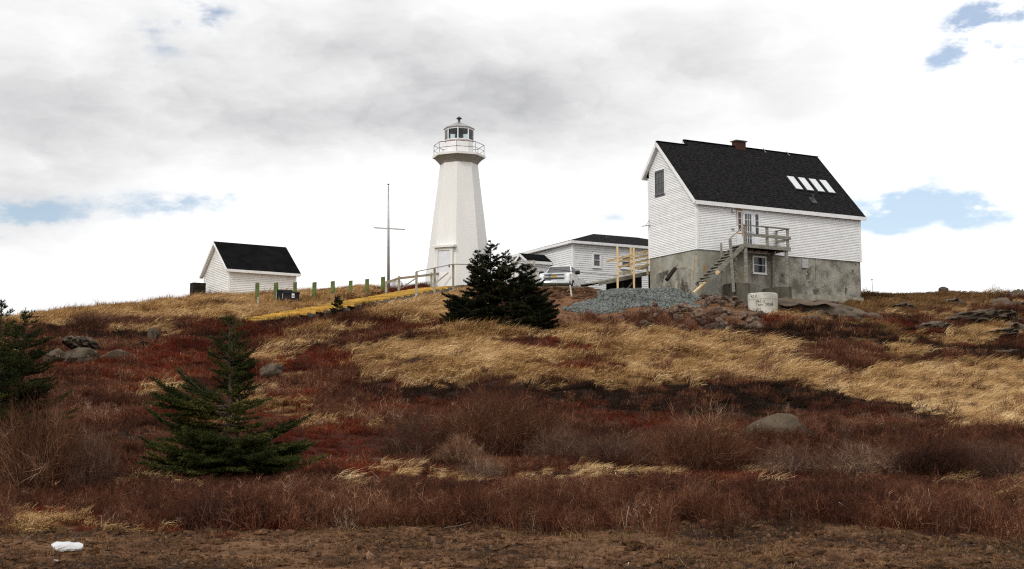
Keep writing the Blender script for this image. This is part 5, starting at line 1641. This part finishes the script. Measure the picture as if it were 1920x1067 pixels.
def spruce(name, label, base, H, reach, seed, needle=.05, wide=.011, dens=170, mat='needles', low=.04, gaps=(), lean=0.0, skirt=None, group=None, shape=.85, whorl=None):
    """trunk with bare dead twigs, and a crown of branches > branchlets > twiglets set with single needles"""
    r = np.random.default_rng(seed)
    T = thing(name, label, 'tree', base, 0, group)
    tm = MB()
    tp = [(lean * (z / H) ** 1.5 * H + .02 * math.sin(z * 3 + seed), .02 * math.cos(z * 2.3 + seed), z) for z in np.linspace(-.3, H * .99, 9)]
    tp[0] = (0, 0, -.3)
    tm.tube(tp, [max(.006, .030 * H * (1 - i / 8.2) ** .9 * .55) for i in range(9)], 7)
    tx = lambda z: lean * (max(z, 0) / H) ** 1.5 * H
    st, dr, ln, tn = [], [], [], []

    def axis(p, d, l, t):
        st.append(p); dr.append(d); ln.append(l); tn.append(t)
    z = low * H
    branches = []
    step = whorl or .055
    while z < H * .965:
        f = z / H
        nb = r.integers(5, 8) if f < .8 else r.integers(3, 5)
        a0 = r.uniform(0, 6.28)
        for k in range(nb):
            a = a0 + 6.283 * k / nb + r.uniform(-.35, .35)
            L = reach * (1 - f) ** shape * r.uniform(.62, 1.12) + .04
            for (g0, g1, q) in gaps:
                if g0 < f < g1:
                    L *= q if r.random() < .8 else .9
            branches.append((z + r.uniform(-.04, .04) * H, a, L * (.55 if r.random() < .18 else 1), f))
        z += step * H * (1.15 - .6 * f)
    for (zz, a, L) in (skirt or []):
        branches.append((zz, a, L, zz / H))
    up = np.array([0, 0, 1.0])
    for (zb, a, L, f) in branches:
        hd = np.array([math.cos(a), math.sin(a), 0])
        rise = (-.10 + .75 * f) + r.normal(0, .16)
        sd_ = np.array([-hd[1], hd[0], 0])
        bend = r.uniform(-.15, .15)
        P0 = np.array([tx(zb), 0, zb])
        pt = lambda t: P0 + hd * L * t + sd_ * bend * L * t * t + up * L * (rise * t - .22 * t * (1 - f) + .30 * t ** 2.2 * (1 - f))
        n = max(3, int(L / .16))
        tint = r.uniform(.15, .85)
        ts = np.linspace(0, 1, n + 1)
        pp = [pt(t) for t in ts]
        for i in range(n):
            d = pp[i + 1] - pp[i]
            l = np.linalg.norm(d)
            if ts[i] > .12:
                axis(pp[i], d / l, l, tint)
        tm.tube([pp[0], pp[n // 2], pp[-1]], [.010 * L + .006, .006 * L + .003, .002], 4)
        nl = max(4, int(L / .062))
        for i in range(nl):
            t = .14 + .86 * (i + r.random()) / nl
            if t > 1 or (t < .3 and r.random() < .5):
                continue
            p = pt(t)
            tg = unit(pt(min(t + .05, 1.02)) - pt(t - .05))
            for s in (-1, 1):
                l = (.40 * L * (1 - t) ** .7 + .06) * r.uniform(.6, 1.1)
                l = min(l, .75)
                d = unit(tg * r.uniform(.7, 1.0) + sd_ * s * r.uniform(.6, 1.0) + up * r.uniform(-.12, .28))
                tt = np.clip(tint + r.uniform(-.2, .2), 0, 1)
                axis(p, d, l, tt)
                if l > .16:
                    for j in range(int(l / .075)):
                        q = p + d * (.05 + .075 * j)
                        s2 = r.choice((-1, 1))
                        cr = np.cross(d, up)
                        axis(q, unit(d * .8 + cr * s2 * .8 + up * r.uniform(-.1, .3)), min(.16, .35 * l) * r.uniform(.6, 1.1), np.clip(tt + r.uniform(-.1, .15), 0, 1))
    for z in np.arange(H * .5, H, .06):
        axis(np.array([tx(z), 0, z]), up, .07, .5)
    for k in range(int(10 + H * 3)):                     # dead twigs low on the stem
        z = H * r.uniform(.08, .5)
        a = r.uniform(0, 6.28)
        l = r.uniform(.15, .45) * reach * .5
        p = Vector((tx(z), 0, z))
        q = p + Vector((math.cos(a) * l, math.sin(a) * l, r.uniform(-.1, .15)))
        tm.tube([p, p.lerp(q, .5) + Vector((0, 0, .03)), q], [.010, .007, .003], 4)
    tm.build('trunk', 'bark', T)
    S, D, Ln, Tn = np.array(st), np.array(dr), np.array(ln), np.array(tn)
    cnt = np.maximum(2, (Ln * dens).astype(int))
    k = np.repeat(np.arange(len(S)), cnt)
    u = r.random(len(k))
    P = S[k] + D[k] * (Ln[k] * u)[:, None]
    rnd = r.normal(size=(len(k), 3))
    rnd -= D[k] * np.sum(rnd * D[k], 1, keepdims=True)
    dirn = unit(D[k] * r.uniform(.5, 1.0, (len(k), 1)) + unit(rnd) * .75 + np.array([0, 0, .12]))
    nl = needle * r.uniform(.7, 1.25, (len(k), 1))
    side = unit(np.cross(dirn, r.normal(size=(len(k), 3)))) * wide * .5
    V = np.stack([P - side, P + side, P + dirn * nl], 1).reshape(-1, 3)
    tint = np.repeat(np.clip(Tn[k] + r.uniform(-.15, .15, len(k)), 0, 1), 3)
    me = fast_mesh('crown', V, np.arange(len(V)).reshape(-1, 3), mat, tint)
    new_obj('crown', me, T)
    return T


def spr(px, Y, ty, by, **kw):
    b = at(px, by, Y)
    t = at(px, ty, Y)
    g = on_ground(px, Y)
    kw['base'] = (b.x, b.y, min(b.z, g.z + .05))
    kw['H'] = t.z - kw['base'][2]
    return spruce(**kw)


def fan(n, z0, z1, l0, l1, a0, a1, seed):
    r = random.Random(seed)
    return [(r.uniform(z0, z1), R(r.uniform(a0, a1)), r.uniform(l0, l1)) for _ in range(n)]


def make_spruces():
    near = dict(needle=.050, wide=.013, dens=130)
    spr(426, 27.0, 588, 868, name='spruce_tree', label='slender dark spruce with wide ground-hugging skirt before the shed slope', reach=.86, seed=3, gaps=((.22, .60, .55),), shape=.50, low=.26,
        skirt=fan(34, .08, .62, 1.1, 2.05, -55, 45, 1) + fan(22, .10, .45, 1.0, 1.9, 140, 220, 2) + fan(34, .08, .6, .8, 1.5, 220, 320, 3) + fan(26, .75, 1.42, .9, 1.75, 150, 225, 4) + fan(7, .8, 1.5, .5, .9, -50, 40, 5), **near)
    spr(444, 27.5, 640, 862, name='spruce_tree', label='second spruce stem with bare grey trunk just right of the slender one', reach=.75, seed=4, gaps=((.1, .55, .3),), shape=.5, skirt=fan(12, .1, .6, .9, 1.5, -50, 40, 9), low=.3, **near)
    spr(-10, 29, 566, 850, name='spruce_tree', label='dense dark spruce cut off by the left picture edge', reach=1.35, seed=5, shape=.85, group='spruces at the left edge', needle=.050, wide=.014, dens=125)
    spr(36, 30, 582, 850, name='spruce_tree', label='dark spruce with bare leader twigs beside the left picture edge', reach=1.3, seed=6, shape=.62, group='spruces at the left edge', gaps=((.84, 1, .2),), skirt=fan(14, .6, 1.2, .9, 1.4, -50, 30, 12), needle=.050, wide=.014, dens=125)
    far = dict(needle=.085, wide=.026, dens=95, mat='needles_far', group='spruce clump below the pickup')
    spr(895, 58, 474, 614, name='spruce_tree', label='thin spruce on the lighthouse side of the clump', reach=1.3, seed=7, shape=.78, gaps=((.3, .42, .7),), skirt=fan(28, .1, 1.1, 1.0, 1.75, 140, 230, 21), **far)
    spr(920, 58.5, 455, 614, name='spruce_tree', label='tallest spruce of the clump below the low building', reach=1.4, seed=8, shape=.72, gaps=((.2, .34, .7),), **far)
    spr(948, 58, 472, 614, name='spruce_tree', label='spruce with visible pale trunk right of the tallest', reach=1.35, seed=9, shape=.68, gaps=((.14, .34, .6),), **far)
    spr(986, 57.5, 498, 614, name='spruce_tree', label='lowest spruce of the clump nearest the earth bank', reach=1.45, seed=10, shape=.64, skirt=fan(30, .05, 1.0, 1.0, 1.6, -45, 40, 22), gaps=((.1, .3, .6),), **far)
    spr(868, 57.5, 560, 615, name='spruce_sapling', label='bushy low spruce skirting the left foot of the clump', reach=1.2, seed=13, shape=.6, **far)
    spr(632, 63, 556, 607, name='spruce_sapling', label='tiny dark spruce sapling beside the lower yellow steps', reach=.62, seed=11, shape=.7, needle=.06, wide=.018, dens=110, whorl=.10, mat='needles_far')


make_spruces()


# ------------------------------------------------------------------ bare shrubs
def twig_mesh(name, mat, n, rad, h, seed, width=.010, spread=.9, forks=3, kink=.25, pale=.06, splay=.5):
    """a thicket of forking bare twigs growing from one stool"""
    r = np.random.default_rng(seed)
    V, Fc, Tt = [], [], []

    def ribbon(pts, w, t):
        pts = np.array(pts)
        side = unit(np.cross(pts[-1] - pts[0], r.normal(size=3)))
        k = len(V)
        m = len(pts)
        for i, p in enumerate(pts):
            ww = w * (1 - .8 * i / (m - 1)) * .5
            V.append(p - side * ww); V.append(p + side * ww)
            Tt.extend((t, t))
        for i in range(m - 1):
            a = k + 2 * i
            Fc.append((a, a + 1, a + 3)); Fc.append((a, a + 3, a + 2))
    for i in range(n):
        a, q = r.uniform(0, 6.283), math.sqrt(r.random())
        b = np.array([math.cos(a) * q * rad * splay, math.sin(a) * q * rad * splay, -.05])
        lump = .72 + .75 * float(vnoise(math.cos(a) * q * 3 + seed, math.sin(a) * q * 3, 1.0, seed))
        tip = np.array([math.cos(a) * q * rad, math.sin(a) * q * rad, h * (1 - .6 * q * q) * r.uniform(.45, 1.0) * lump]) + r.normal(size=3) * np.array([.16, .16, .0]) * rad
        t = r.uniform(.9, 1.0) if r.random() < pale else np.clip(r.normal(.4, .2), 0, .85)
        mid = b * .45 + tip * .55 + np.array([0, 0, .12 * h]) * r.uniform(-.4, 1) + r.normal(size=3) * kink * .12 * min(1, h * 2)
        m2 = (mid + tip) * .5 + r.normal(size=3) * kink * .10 * min(1, h * 2)
        wd = width * r.uniform(.7, 1.4) * (1.15 if t > .88 else 1)
        ribbon([b, mid, m2, tip], wd, t)
        for j in range(forks):
            f = r.uniform(.35, .95)
            p = (mid * (1 - f) + tip * f)
            d = unit(unit(tip - mid) + r.normal(size=3) * .7 + np.array([0, 0, .2]))
            l = h * r.uniform(.14, .34)
            e = p + d * l
            ribbon([p, p + d * l * .5 + r.normal(size=3) * .012, e], wd * .6, np.clip(t + r.uniform(-.1, .15), 0, 1))
    return fast_mesh(name, np.array(V), np.array(Fc), mat, np.array(Tt))


def make_shrubs():
    meshes = [twig_mesh('bare_shrub', 'shrub_twig', 900, 1.0, 1.0, 200 + i, .0065, forks=7, kink=.9, pale=.04, splay=.6) for i in range(3)]
    pale = [twig_mesh('bare_shrub', 'brush_twig', 420, 1.0, 1.0, 210 + i, .007, forks=7, kink=1.4, pale=.07, splay=.6) for i in range(2)]
    data = [
        (80, 24.5, 880, 130, 130, meshes[0], 'huge rounded brown bare shrub at the left margin'),
        (168, 24.2, 880, 62, 92, pale[0], 'pale grey leafless shrub hugging the huge brown one'),
        (925, 31, 815, 120, 88, meshes[1], 'broad reddish bare shrub in the middle of the slope'),
        (780, 31, 818, 75, 50, pale[1], 'low dark leafless shrub left of the broad reddish one'),
        (1312, 28.5, 876, 105, 105, meshes[2], 'dense dome of dark twigs beside the big boulder'),
        (1150, 28.6, 872, 80, 70, pale[0], 'pale straggly leafless shrub left of the twig dome'),
        (1050, 29.5, 850, 60, 60, pale[1], 'sparse pale twigs between the reddish shrub and the straggly one'),
        (1480, 27.5, 885, 75, 55, pale[1], 'pale leafless shrub growing before the big boulder'),
        (1620, 27, 890, 95, 68, pale[0], 'wide grey leafless shrub, first right of the boulder'),
        (1760, 26.6, 895, 95, 76, meshes[1], 'wide brown leafless shrub, second right of the boulder'),
        (1890, 26, 900, 85, 82, pale[1], 'grey leafless shrub at the right margin'),
        (1830, 29, 868, 80, 50, pale[0], 'low grey shrub behind those at the right margin'),
        (905, 26, 893, 55, 42, pale[1], 'small grey shrub beside the pale tufts'),
        (180, 66, 616, 60, 30, meshes[0], 'dark thin shrub on the upper left slope below the brow'),
        (410, 74, 583, 42, 22, meshes[1], 'small brown shrub under the shed'),
        (690, 67, 586, 30, 22, meshes[2], 'small brown shrub at the lower edge of the yellow steps'),
        (860, 29, 862, 60, 42, meshes[2], 'dark squat shrub above the pale tufts'),
    ]
    for px, Y, by, rw, h, me, lab in data:
        b = at(px, by, Y)
        g = on_ground(px, Y)
        T = thing('bare_shrub', lab, 'shrub', (b.x, b.y, min(g.z, b.z + .3)), random.uniform(0, 6.28), 'leafless shrubs on the slope')
        o = new_obj('twigs', me, T)
        o.scale = (m_px(rw, Y), m_px(rw, Y) * .8, m_px(h, Y) * .92 + max(0, b.z - T.location.z))
        m = MB()
        for k in range(7):
            a, q = random.uniform(0, 6.28), random.uniform(.1, .5) * m_px(rw, Y)
            hh = m_px(h, Y) * random.uniform(.4, .7)
            m.tube([(0, 0, -.1), (math.cos(a) * q * .5, math.sin(a) * q * .5, hh * .5), (math.cos(a) * q, math.sin(a) * q, hh)], [.014, .010, .004], 5)
        m.build('stems', 'dead_twig', T)


make_shrubs()


# ------------------------------------------------------------------ ground cover
def tuft(name, mat, n, rad, h, seed, width=.012, lean=.6, curve=.5, spread=.35):
    """grass tuft: bent tapering blades, combed one way"""
    r = np.random.default_rng(seed)
    a = r.uniform(0, 6.283, n)
    q = np.sqrt(r.random(n)) * rad
    B = np.stack([np.cos(a) * q, np.sin(a) * q, np.full(n, -.03)], 1)
    hh = h * r.uniform(.55, 1.15, n)
    d = np.stack([np.cos(a) * spread * r.random(n) + lean * r.uniform(.4, 1.2, n), np.sin(a) * spread * r.random(n) + r.normal(0, .18, n), np.ones(n)], 1)
    d = unit(d)
    p1 = B + d * (hh * .5)[:, None]
    d2 = d + np.stack([np.full(n, curve), r.normal(0, .25, n), -np.full(n, curve) * r.uniform(.2, 1.1, n)], 1)
    p2 = p1 + unit(d2) * (hh * .55)[:, None]
    side = unit(np.cross(d, r.normal(size=(n, 3)))) * width * .5
    V = np.stack([B - side, B + side, p1 - side * .8, p1 + side * .8, p2], 1).reshape(-1, 3)
    k = np.arange(n)[:, None] * 5
    Fc = np.concatenate([k + np.array([[0, 1, 3]]), k + np.array([[0, 3, 2]]), k + np.array([[2, 3, 4]])], 0)
    t = np.repeat(r.random(n), 5)
    return fast_mesh(name, V, Fc, mat, t)


def make_cover():
    library('heath_bits', [twig_mesh('heath_bit', 'heath_twig', 60, .30, .26, 300 + i, .010, forks=2, kink=.4, pale=.05) for i in range(4)])
    library('red_bits', [twig_mesh('red_bit', 'red_heath', 70, .30, .15, 310 + i, .011, forks=2, kink=.4, pale=.03) for i in range(3)])
    library('dark_bits', [twig_mesh('dark_bit', 'dark_heath', 70, .30, .15, 320 + i, .012, forks=2, kink=.4, pale=.02) for i in range(3)])
    library('brush_bits', [twig_mesh('brush_bit', 'heath_twig', 60, .34, .62, 330 + i, .009, forks=4, kink=.6, pale=.05) for i in range(4)])
    library('pale_bits', [twig_mesh('pale_bit', 'brush_twig', 22, .36, .60, 335 + i, .008, forks=4, kink=.8, pale=.16) for i in range(3)])
    library('straw_bits', [tuft('straw_bit', 'straw', 62, .22, .43, 340 + i, .011, .85 + .2 * i, .9) for i in range(4)])
    library('olive_bits', [tuft('olive_bit', 'olive_grass', 50, .16, .17, 350 + i, .016, .4, .5) for i in range(3)])
    library('dead_bits', [tuft('dead_bit', 'litter', 34, .16, .20, 355 + i, .008, .5, 1.1, 1.2) for i in range(3)])
    # candidate points, thinner with distance
    n0 = 260000
    Y = 15.2 + rng.random(n0) ** .85 * 80
    ext_ = 170 + 9000 / Y
    px = -ext_ + rng.random(n0) * (1920 + 2 * ext_)
    X = (px - 960) / F * Y
    want = 13.0 * (24 / np.maximum(Y, 20)) ** 1.15            # per square metre
    pdf = .85 ** -1 * ((Y - 15.2) / 80) ** (1 / .85 - 1) / 80  # density of Y
    have = n0 * pdf / ((1920 + 2 * ext_) / F * Y)
    keep = rng.random(n0) < want * 1.6 / have
    X, Y = X[keep], Y[keep]
    Z = ground_z(X, Y)
    jx, jy = X + rng.normal(0, .28, len(X)), Y + rng.normal(0, .42, len(X))
    c = cover(jx, jy, ground_z(jx, jy))
    mixd = rng.random(len(X))
    c = np.where((c == RED) & (mixd < .22), HEATH, c)
    c = np.where((c == HEATH) & (mixd > .90), RED, c)
    c = np.where((c == DARK) & (mixd < .15), HEATH, c)
    al, sd_, zp = path_coords(X, Y)
    free = ~((al > -.01) & (al < 1.2) & (sd_ > -.7) & (sd_ < PATH_W + .4))
    px, py = project(X, Y, Z)
    far = np.clip(Y / 45, .75, 1.35)
    n = len(X)
    jit = rng.random(n)
    yaw = rng.uniform(0, 6.283, n)
    tilt = rng.normal(0, .12, (n, 2))
    heapz = (px > 1070) & (px < 1340) & (Y > 66.5) & (Y < 76)
    # footprints of the buildings stay clear
    hx, hy = X - HO.x, Y - HO.y
    hs, ht = hx * HEX.x + hy * HEX.y, hx * HEY.x + hy * HEY.y
    free &= ~((hs > -.1) & (hs < 13.2) & (ht > -.25) & (ht < 5.4)) & ~heapz

    def put_cover(name, label, cat, mask, lib, s0, s1, wind=None, hz=1.0):
        m = mask & free
        k = int(m.sum())
        s = (s0 + (s1 - s0) * jit[m]) * far[m] * (1 + 1.3 * fbm(X[m], Y[m], 1.6, 171, 3))
        if wind is None:
            rot = np.stack([tilt[m, 0], tilt[m, 1], yaw[m]], 1)
        else:
            w = wind + fbm(X[m], Y[m], 5, 161) * 2.2 + rng.normal(0, .17, k)
            rot = np.stack([tilt[m, 0], tilt[m, 1], w], 1)
        scatter(name, label, cat, np.stack([X[m], Y[m], Z[m]], 1), rot, np.stack([s, s, s * (hz if np.isscalar(hz) else hz[m]) * rng.uniform(.8, 1.2, k)], 1), lib)
    half = rng.random(n)
    bh = np.where(py > 885, np.clip((py - 885) / 75, .3, .92), np.where(Y > 45, .45, .8))
    put_cover('heath', 'low brown twiggy heath covering the slope', 'heath', c == HEATH, 'heath_bits', .8, 1.3)
    put_cover('red_heath', 'dark red low heath in patches on the slope', 'heath', (c == RED), 'red_bits', .8, 1.3)
    put_cover('crowberry', 'very dark low evergreen heath in patches', 'heath', c == DARK, 'dark_bits', .8, 1.3)
    put_cover('brush', 'knee high thicket of brown and purplish bare twigs', 'brush', (c == BRUSH) & (half < .8), 'brush_bits', .75, 1.15, hz=bh)
    put_cover('pale_twigs', 'pale dead twigs standing among the brush', 'brush', ((c == BRUSH) & (half > .82)) | ((c == HEATH) & (half > .95) & (Y < 40)), 'pale_bits', .7, 1.1, hz=bh)
    put_cover('straw_grass', 'long straw coloured grass combed over by the wind', 'grass', (c == STRAW), 'straw_bits', .8, 1.3, wind=-.75)
    put_cover('olive_grass', 'short olive brown turf', 'grass', (c == OLIVE), 'olive_bits', .9, 1.5, wind=-.6)
    put_cover('dead_grass', 'sparse dead grass and litter on the bare earth', 'grass', ((c == DIRT) & (half < np.where(Y < 30, .22, .08))) | ((c == BRUSH) & (half > .93)) | ((c == HEATH) & (half < .03)), 'dead_bits', .6, 1.3)
    # reddish weed stalks at the foot of the dirt slope and through the straw at the right
    put_cover('weed_stalks', 'thin reddish weed stalks standing in grass and earth', 'weeds', ((c == DIRT) & (half > .78) & (Y > 57) & (Y < 63) & (px > 1050)) | ((c == STRAW) & (half > .93) & (px > 1050)), 'heath_bits', .8, 1.2, hz=1.8)
    # second, denser layer on the bigger straw bank
    # pebbles and clods on bare earth
    library('clod_bits', [rock_mesh('clod_bit', 95 + i, 'clod', 2, 3, .4) for i in range(4)])
    k = 420
    pp = rng.uniform(1003, 1170, k)
    yy = rng.uniform(71.6, 74.2, k)
    xx = (pp - 960) / F * yy
    s = np.exp(rng.normal(0, .45, (k, 1))) * .09 * np.array([[1.3, 1, .7]])
    scatter('bank_clods', 'torn turf and dark clods in the cut bank before the pickup', 'earth', np.stack([xx, yy, ground_z(xx, yy)], 1), rng.uniform(-.5, .5, (k, 3)) * np.array([[1, 1, 8]]), s, 'clod_bits')
    library('litter_bits', [twig_mesh('litter_bit', 'litter', 22, .26, .03, 360 + i, .006, forks=1, kink=.12, pale=.05, splay=.8) for i in range(3)])
    k = 7000
    yy = 15.0 + 6.5 * rng.random(k)
    pp = rng.uniform(-500, 2420, k)
    xx = (pp - 960) / F * yy
    zz = ground_z(xx, yy)
    ok = (cover(xx, yy, zz) == DIRT) & (fbm(xx, yy, 1.1, 131) < .10 + .12 * rng.random(k))
    xx, yy, zz = xx[ok], yy[ok], zz[ok]
    s = np.exp(rng.normal(0, .5, (len(xx), 1))) * .035 * np.array([[1.2, 1, .55]])
    scatter('clods', 'rough dark clods of earth on the bare ground', 'earth', np.stack([xx, yy, zz], 1), rng.uniform(-.4, .4, (len(xx), 3)) * np.array([[1, 1, 8]]), s, 'clod_bits')
    k = 1800
    yy = 15.0 + 6.0 * rng.random(k)
    xx = (rng.uniform(-500, 2420, k) - 960) / F * yy
    zz = ground_z(xx, yy)
    s = rng.uniform(.5, 1.3, (len(xx), 1)) * np.ones((1, 3))
    scatter('plant_litter', 'dry brown twigs and stems lying on the bare earth', 'litter', np.stack([xx, yy, zz + .01], 1), rng.uniform(-.15, .15, (len(xx), 3)) * np.array([[1, 1, 20]]), s, 'litter_bits')
    library('pebble_bits', [rock_mesh('pebble_bit', 90 + i, 'pebble', 1, 5, .2) for i in range(4)])
    k = 5200
    yy = np.concatenate([rng.uniform(15.2, 20.5, 3200), rng.uniform(55, 74, k - 3200)])
    pp = np.concatenate([rng.uniform(-60, 1980, 3200), rng.uniform(1000, 1480, k - 3200)])
    xx = (pp - 960) / F * yy
    zz = ground_z(xx, yy)
    ok = cover(xx, yy, zz) == DIRT
    xx, yy, zz = xx[ok], yy[ok], zz[ok]
    s = np.exp(rng.normal(0, .55, (len(xx), 1))) * np.where(yy < 30, .017, .055)[:, None] * np.array([[1, .9, .6]])
    scatter('pebbles', 'scattered pebbles and clods on the bare earth', 'pebbles', np.stack([xx, yy, zz + .004], 1), rng.uniform(-3, 3, (len(xx), 3)), s, 'pebble_bits')


make_cover()


# ------------------------------------------------------------------ litter in the foreground
def make_litter():
    c = on_ground(143, 16.9)
    outline = [(-.21, .0), (-.17, .05), (-.10, .07), (-.02, .075), (.02, .04), (.06, .03), (.12, .05), (.18, .03), (.205, -.01), (.19, -.05), (.13, -.09), (.05, -.10), (-.04, -.105), (-.10, -.08), (-.15, -.05)]
    m = MB()
    r = random.Random(3)
    z = lambda x, y: .03 + .10 * (y + .1) + .012 * math.sin(x * 25) + r.uniform(-.003, .003)
    top = [Vector((x, y * 2.0, z(x, y * 2.0) + .012)) for x, y in outline]
    bot = [p - Vector((0, 0, .02)) for p in top]
    ct, cb = Vector((0, 0, .075)), Vector((0, 0, .05))
    n = len(top)
    vs = top + bot + [ct, cb]
    fs = [(i, (i + 1) % n, 2 * n) for i in range(n)] + [(n + (i + 1) % n, n + i, 2 * n + 1) for i in range(n)] + [(i, n + i, n + (i + 1) % n, (i + 1) % n) for i in range(n)]
    m.add(vs, fs)
    o = m.build('foam_scrap', 'scrap_white'); o.location = c + Vector((0, 0, .02)); o.rotation_euler = (R(8), 0, .05)
    tag(o, 'jagged white foam sheet lying on the bare earth', 'scrap')
    c2 = on_ground(123, 16.0)
    m = MB(); m.hexa([(-.04, -.02, 0), (.03, -.03, 0), (.04, .02, 0), (-.03, .03, 0), (-.03, -.02, .015), (.03, -.02, .02), (.03, .02, .015), (-.03, .02, .02)])
    o = m.build('foam_scrap', 'scrap_white'); o.location = c2; tag(o, 'tiny white foam crumb near the jagged sheet', 'scrap')
    c3 = on_ground(155, 17.3)
    m = MB(); m.tube([(-.02, 0, -.05), (0, 0, .06), (.015, .01, .14), (.06, .03, .20)], [.035, .022, .012, .005], 6); m.tube([(0, 0, .05), (.05, .02, .12), (.14, .03, .19)], [.012, .008, .003], 5); m.tube([(-.02, 0, .04), (-.07, .02, .07)], [.012, .004], 5)
    o = m.build('dry_root', 'bark'); o.location = c3; tag(o, 'dry forked root stub behind the jagged white sheet', 'root')
    for px, Y, lab in ((820, 31.5, 'white scrap caught on the low dark shrub'), (1175, 15.6, 'small white pebble on the bare earth at the bottom')):
        g = on_ground(px, Y)
        m = MB(); m.hexa([(-.05, -.03, 0), (.05, -.02, 0), (.06, .03, 0), (-.04, .03, 0), (-.05, -.02, .03), (.03, -.02, .04), (.05, .02, .03), (-.02, .03, .05)])
        o = m.build('white_scrap', 'scrap_white'); o.location = g + Vector((0, 0, .42 if Y > 30 else .0)); o.scale = (1, 1, 1) if Y > 30 else (.35, .35, .5)
        tag(o, lab, 'scrap')
    # bleached sticks curving out of the brush
    for i, (px, Y, pts, lab) in enumerate((
            (1690, 19.6, [(0, 0, 0), (.25, 0, .12), (.36, 0, .36), (.32, 0, .58)], 'bent bleached stick curving up at the brush edge'),
            (1600, 19.8, [(-.3, 0, .3), (-.1, .1, .16), (.15, .1, .12), (.4, .1, .2)], 'low bleached branch at the foot of the brush'),
            (1170, 19.5, [(0, 0, 0), (.02, .1, .15), (.06, .1, .32)], 'short pale stick standing in the brush'),
            (860, 19.2, [(-.2, 0, .02), (0, 0, .05), (.2, .1, .1)], 'grey root lying at the foot of the brush'))):
        g = on_ground(px, Y)
        m = MB(); m.tube(pts, [.011, .010, .008, .004][:len(pts)], 5); o = m.build('dead_stick', 'bark' if i == 3 else 'dead_twig'); o.location = g
        tag(o, lab, 'stick')


make_litter()
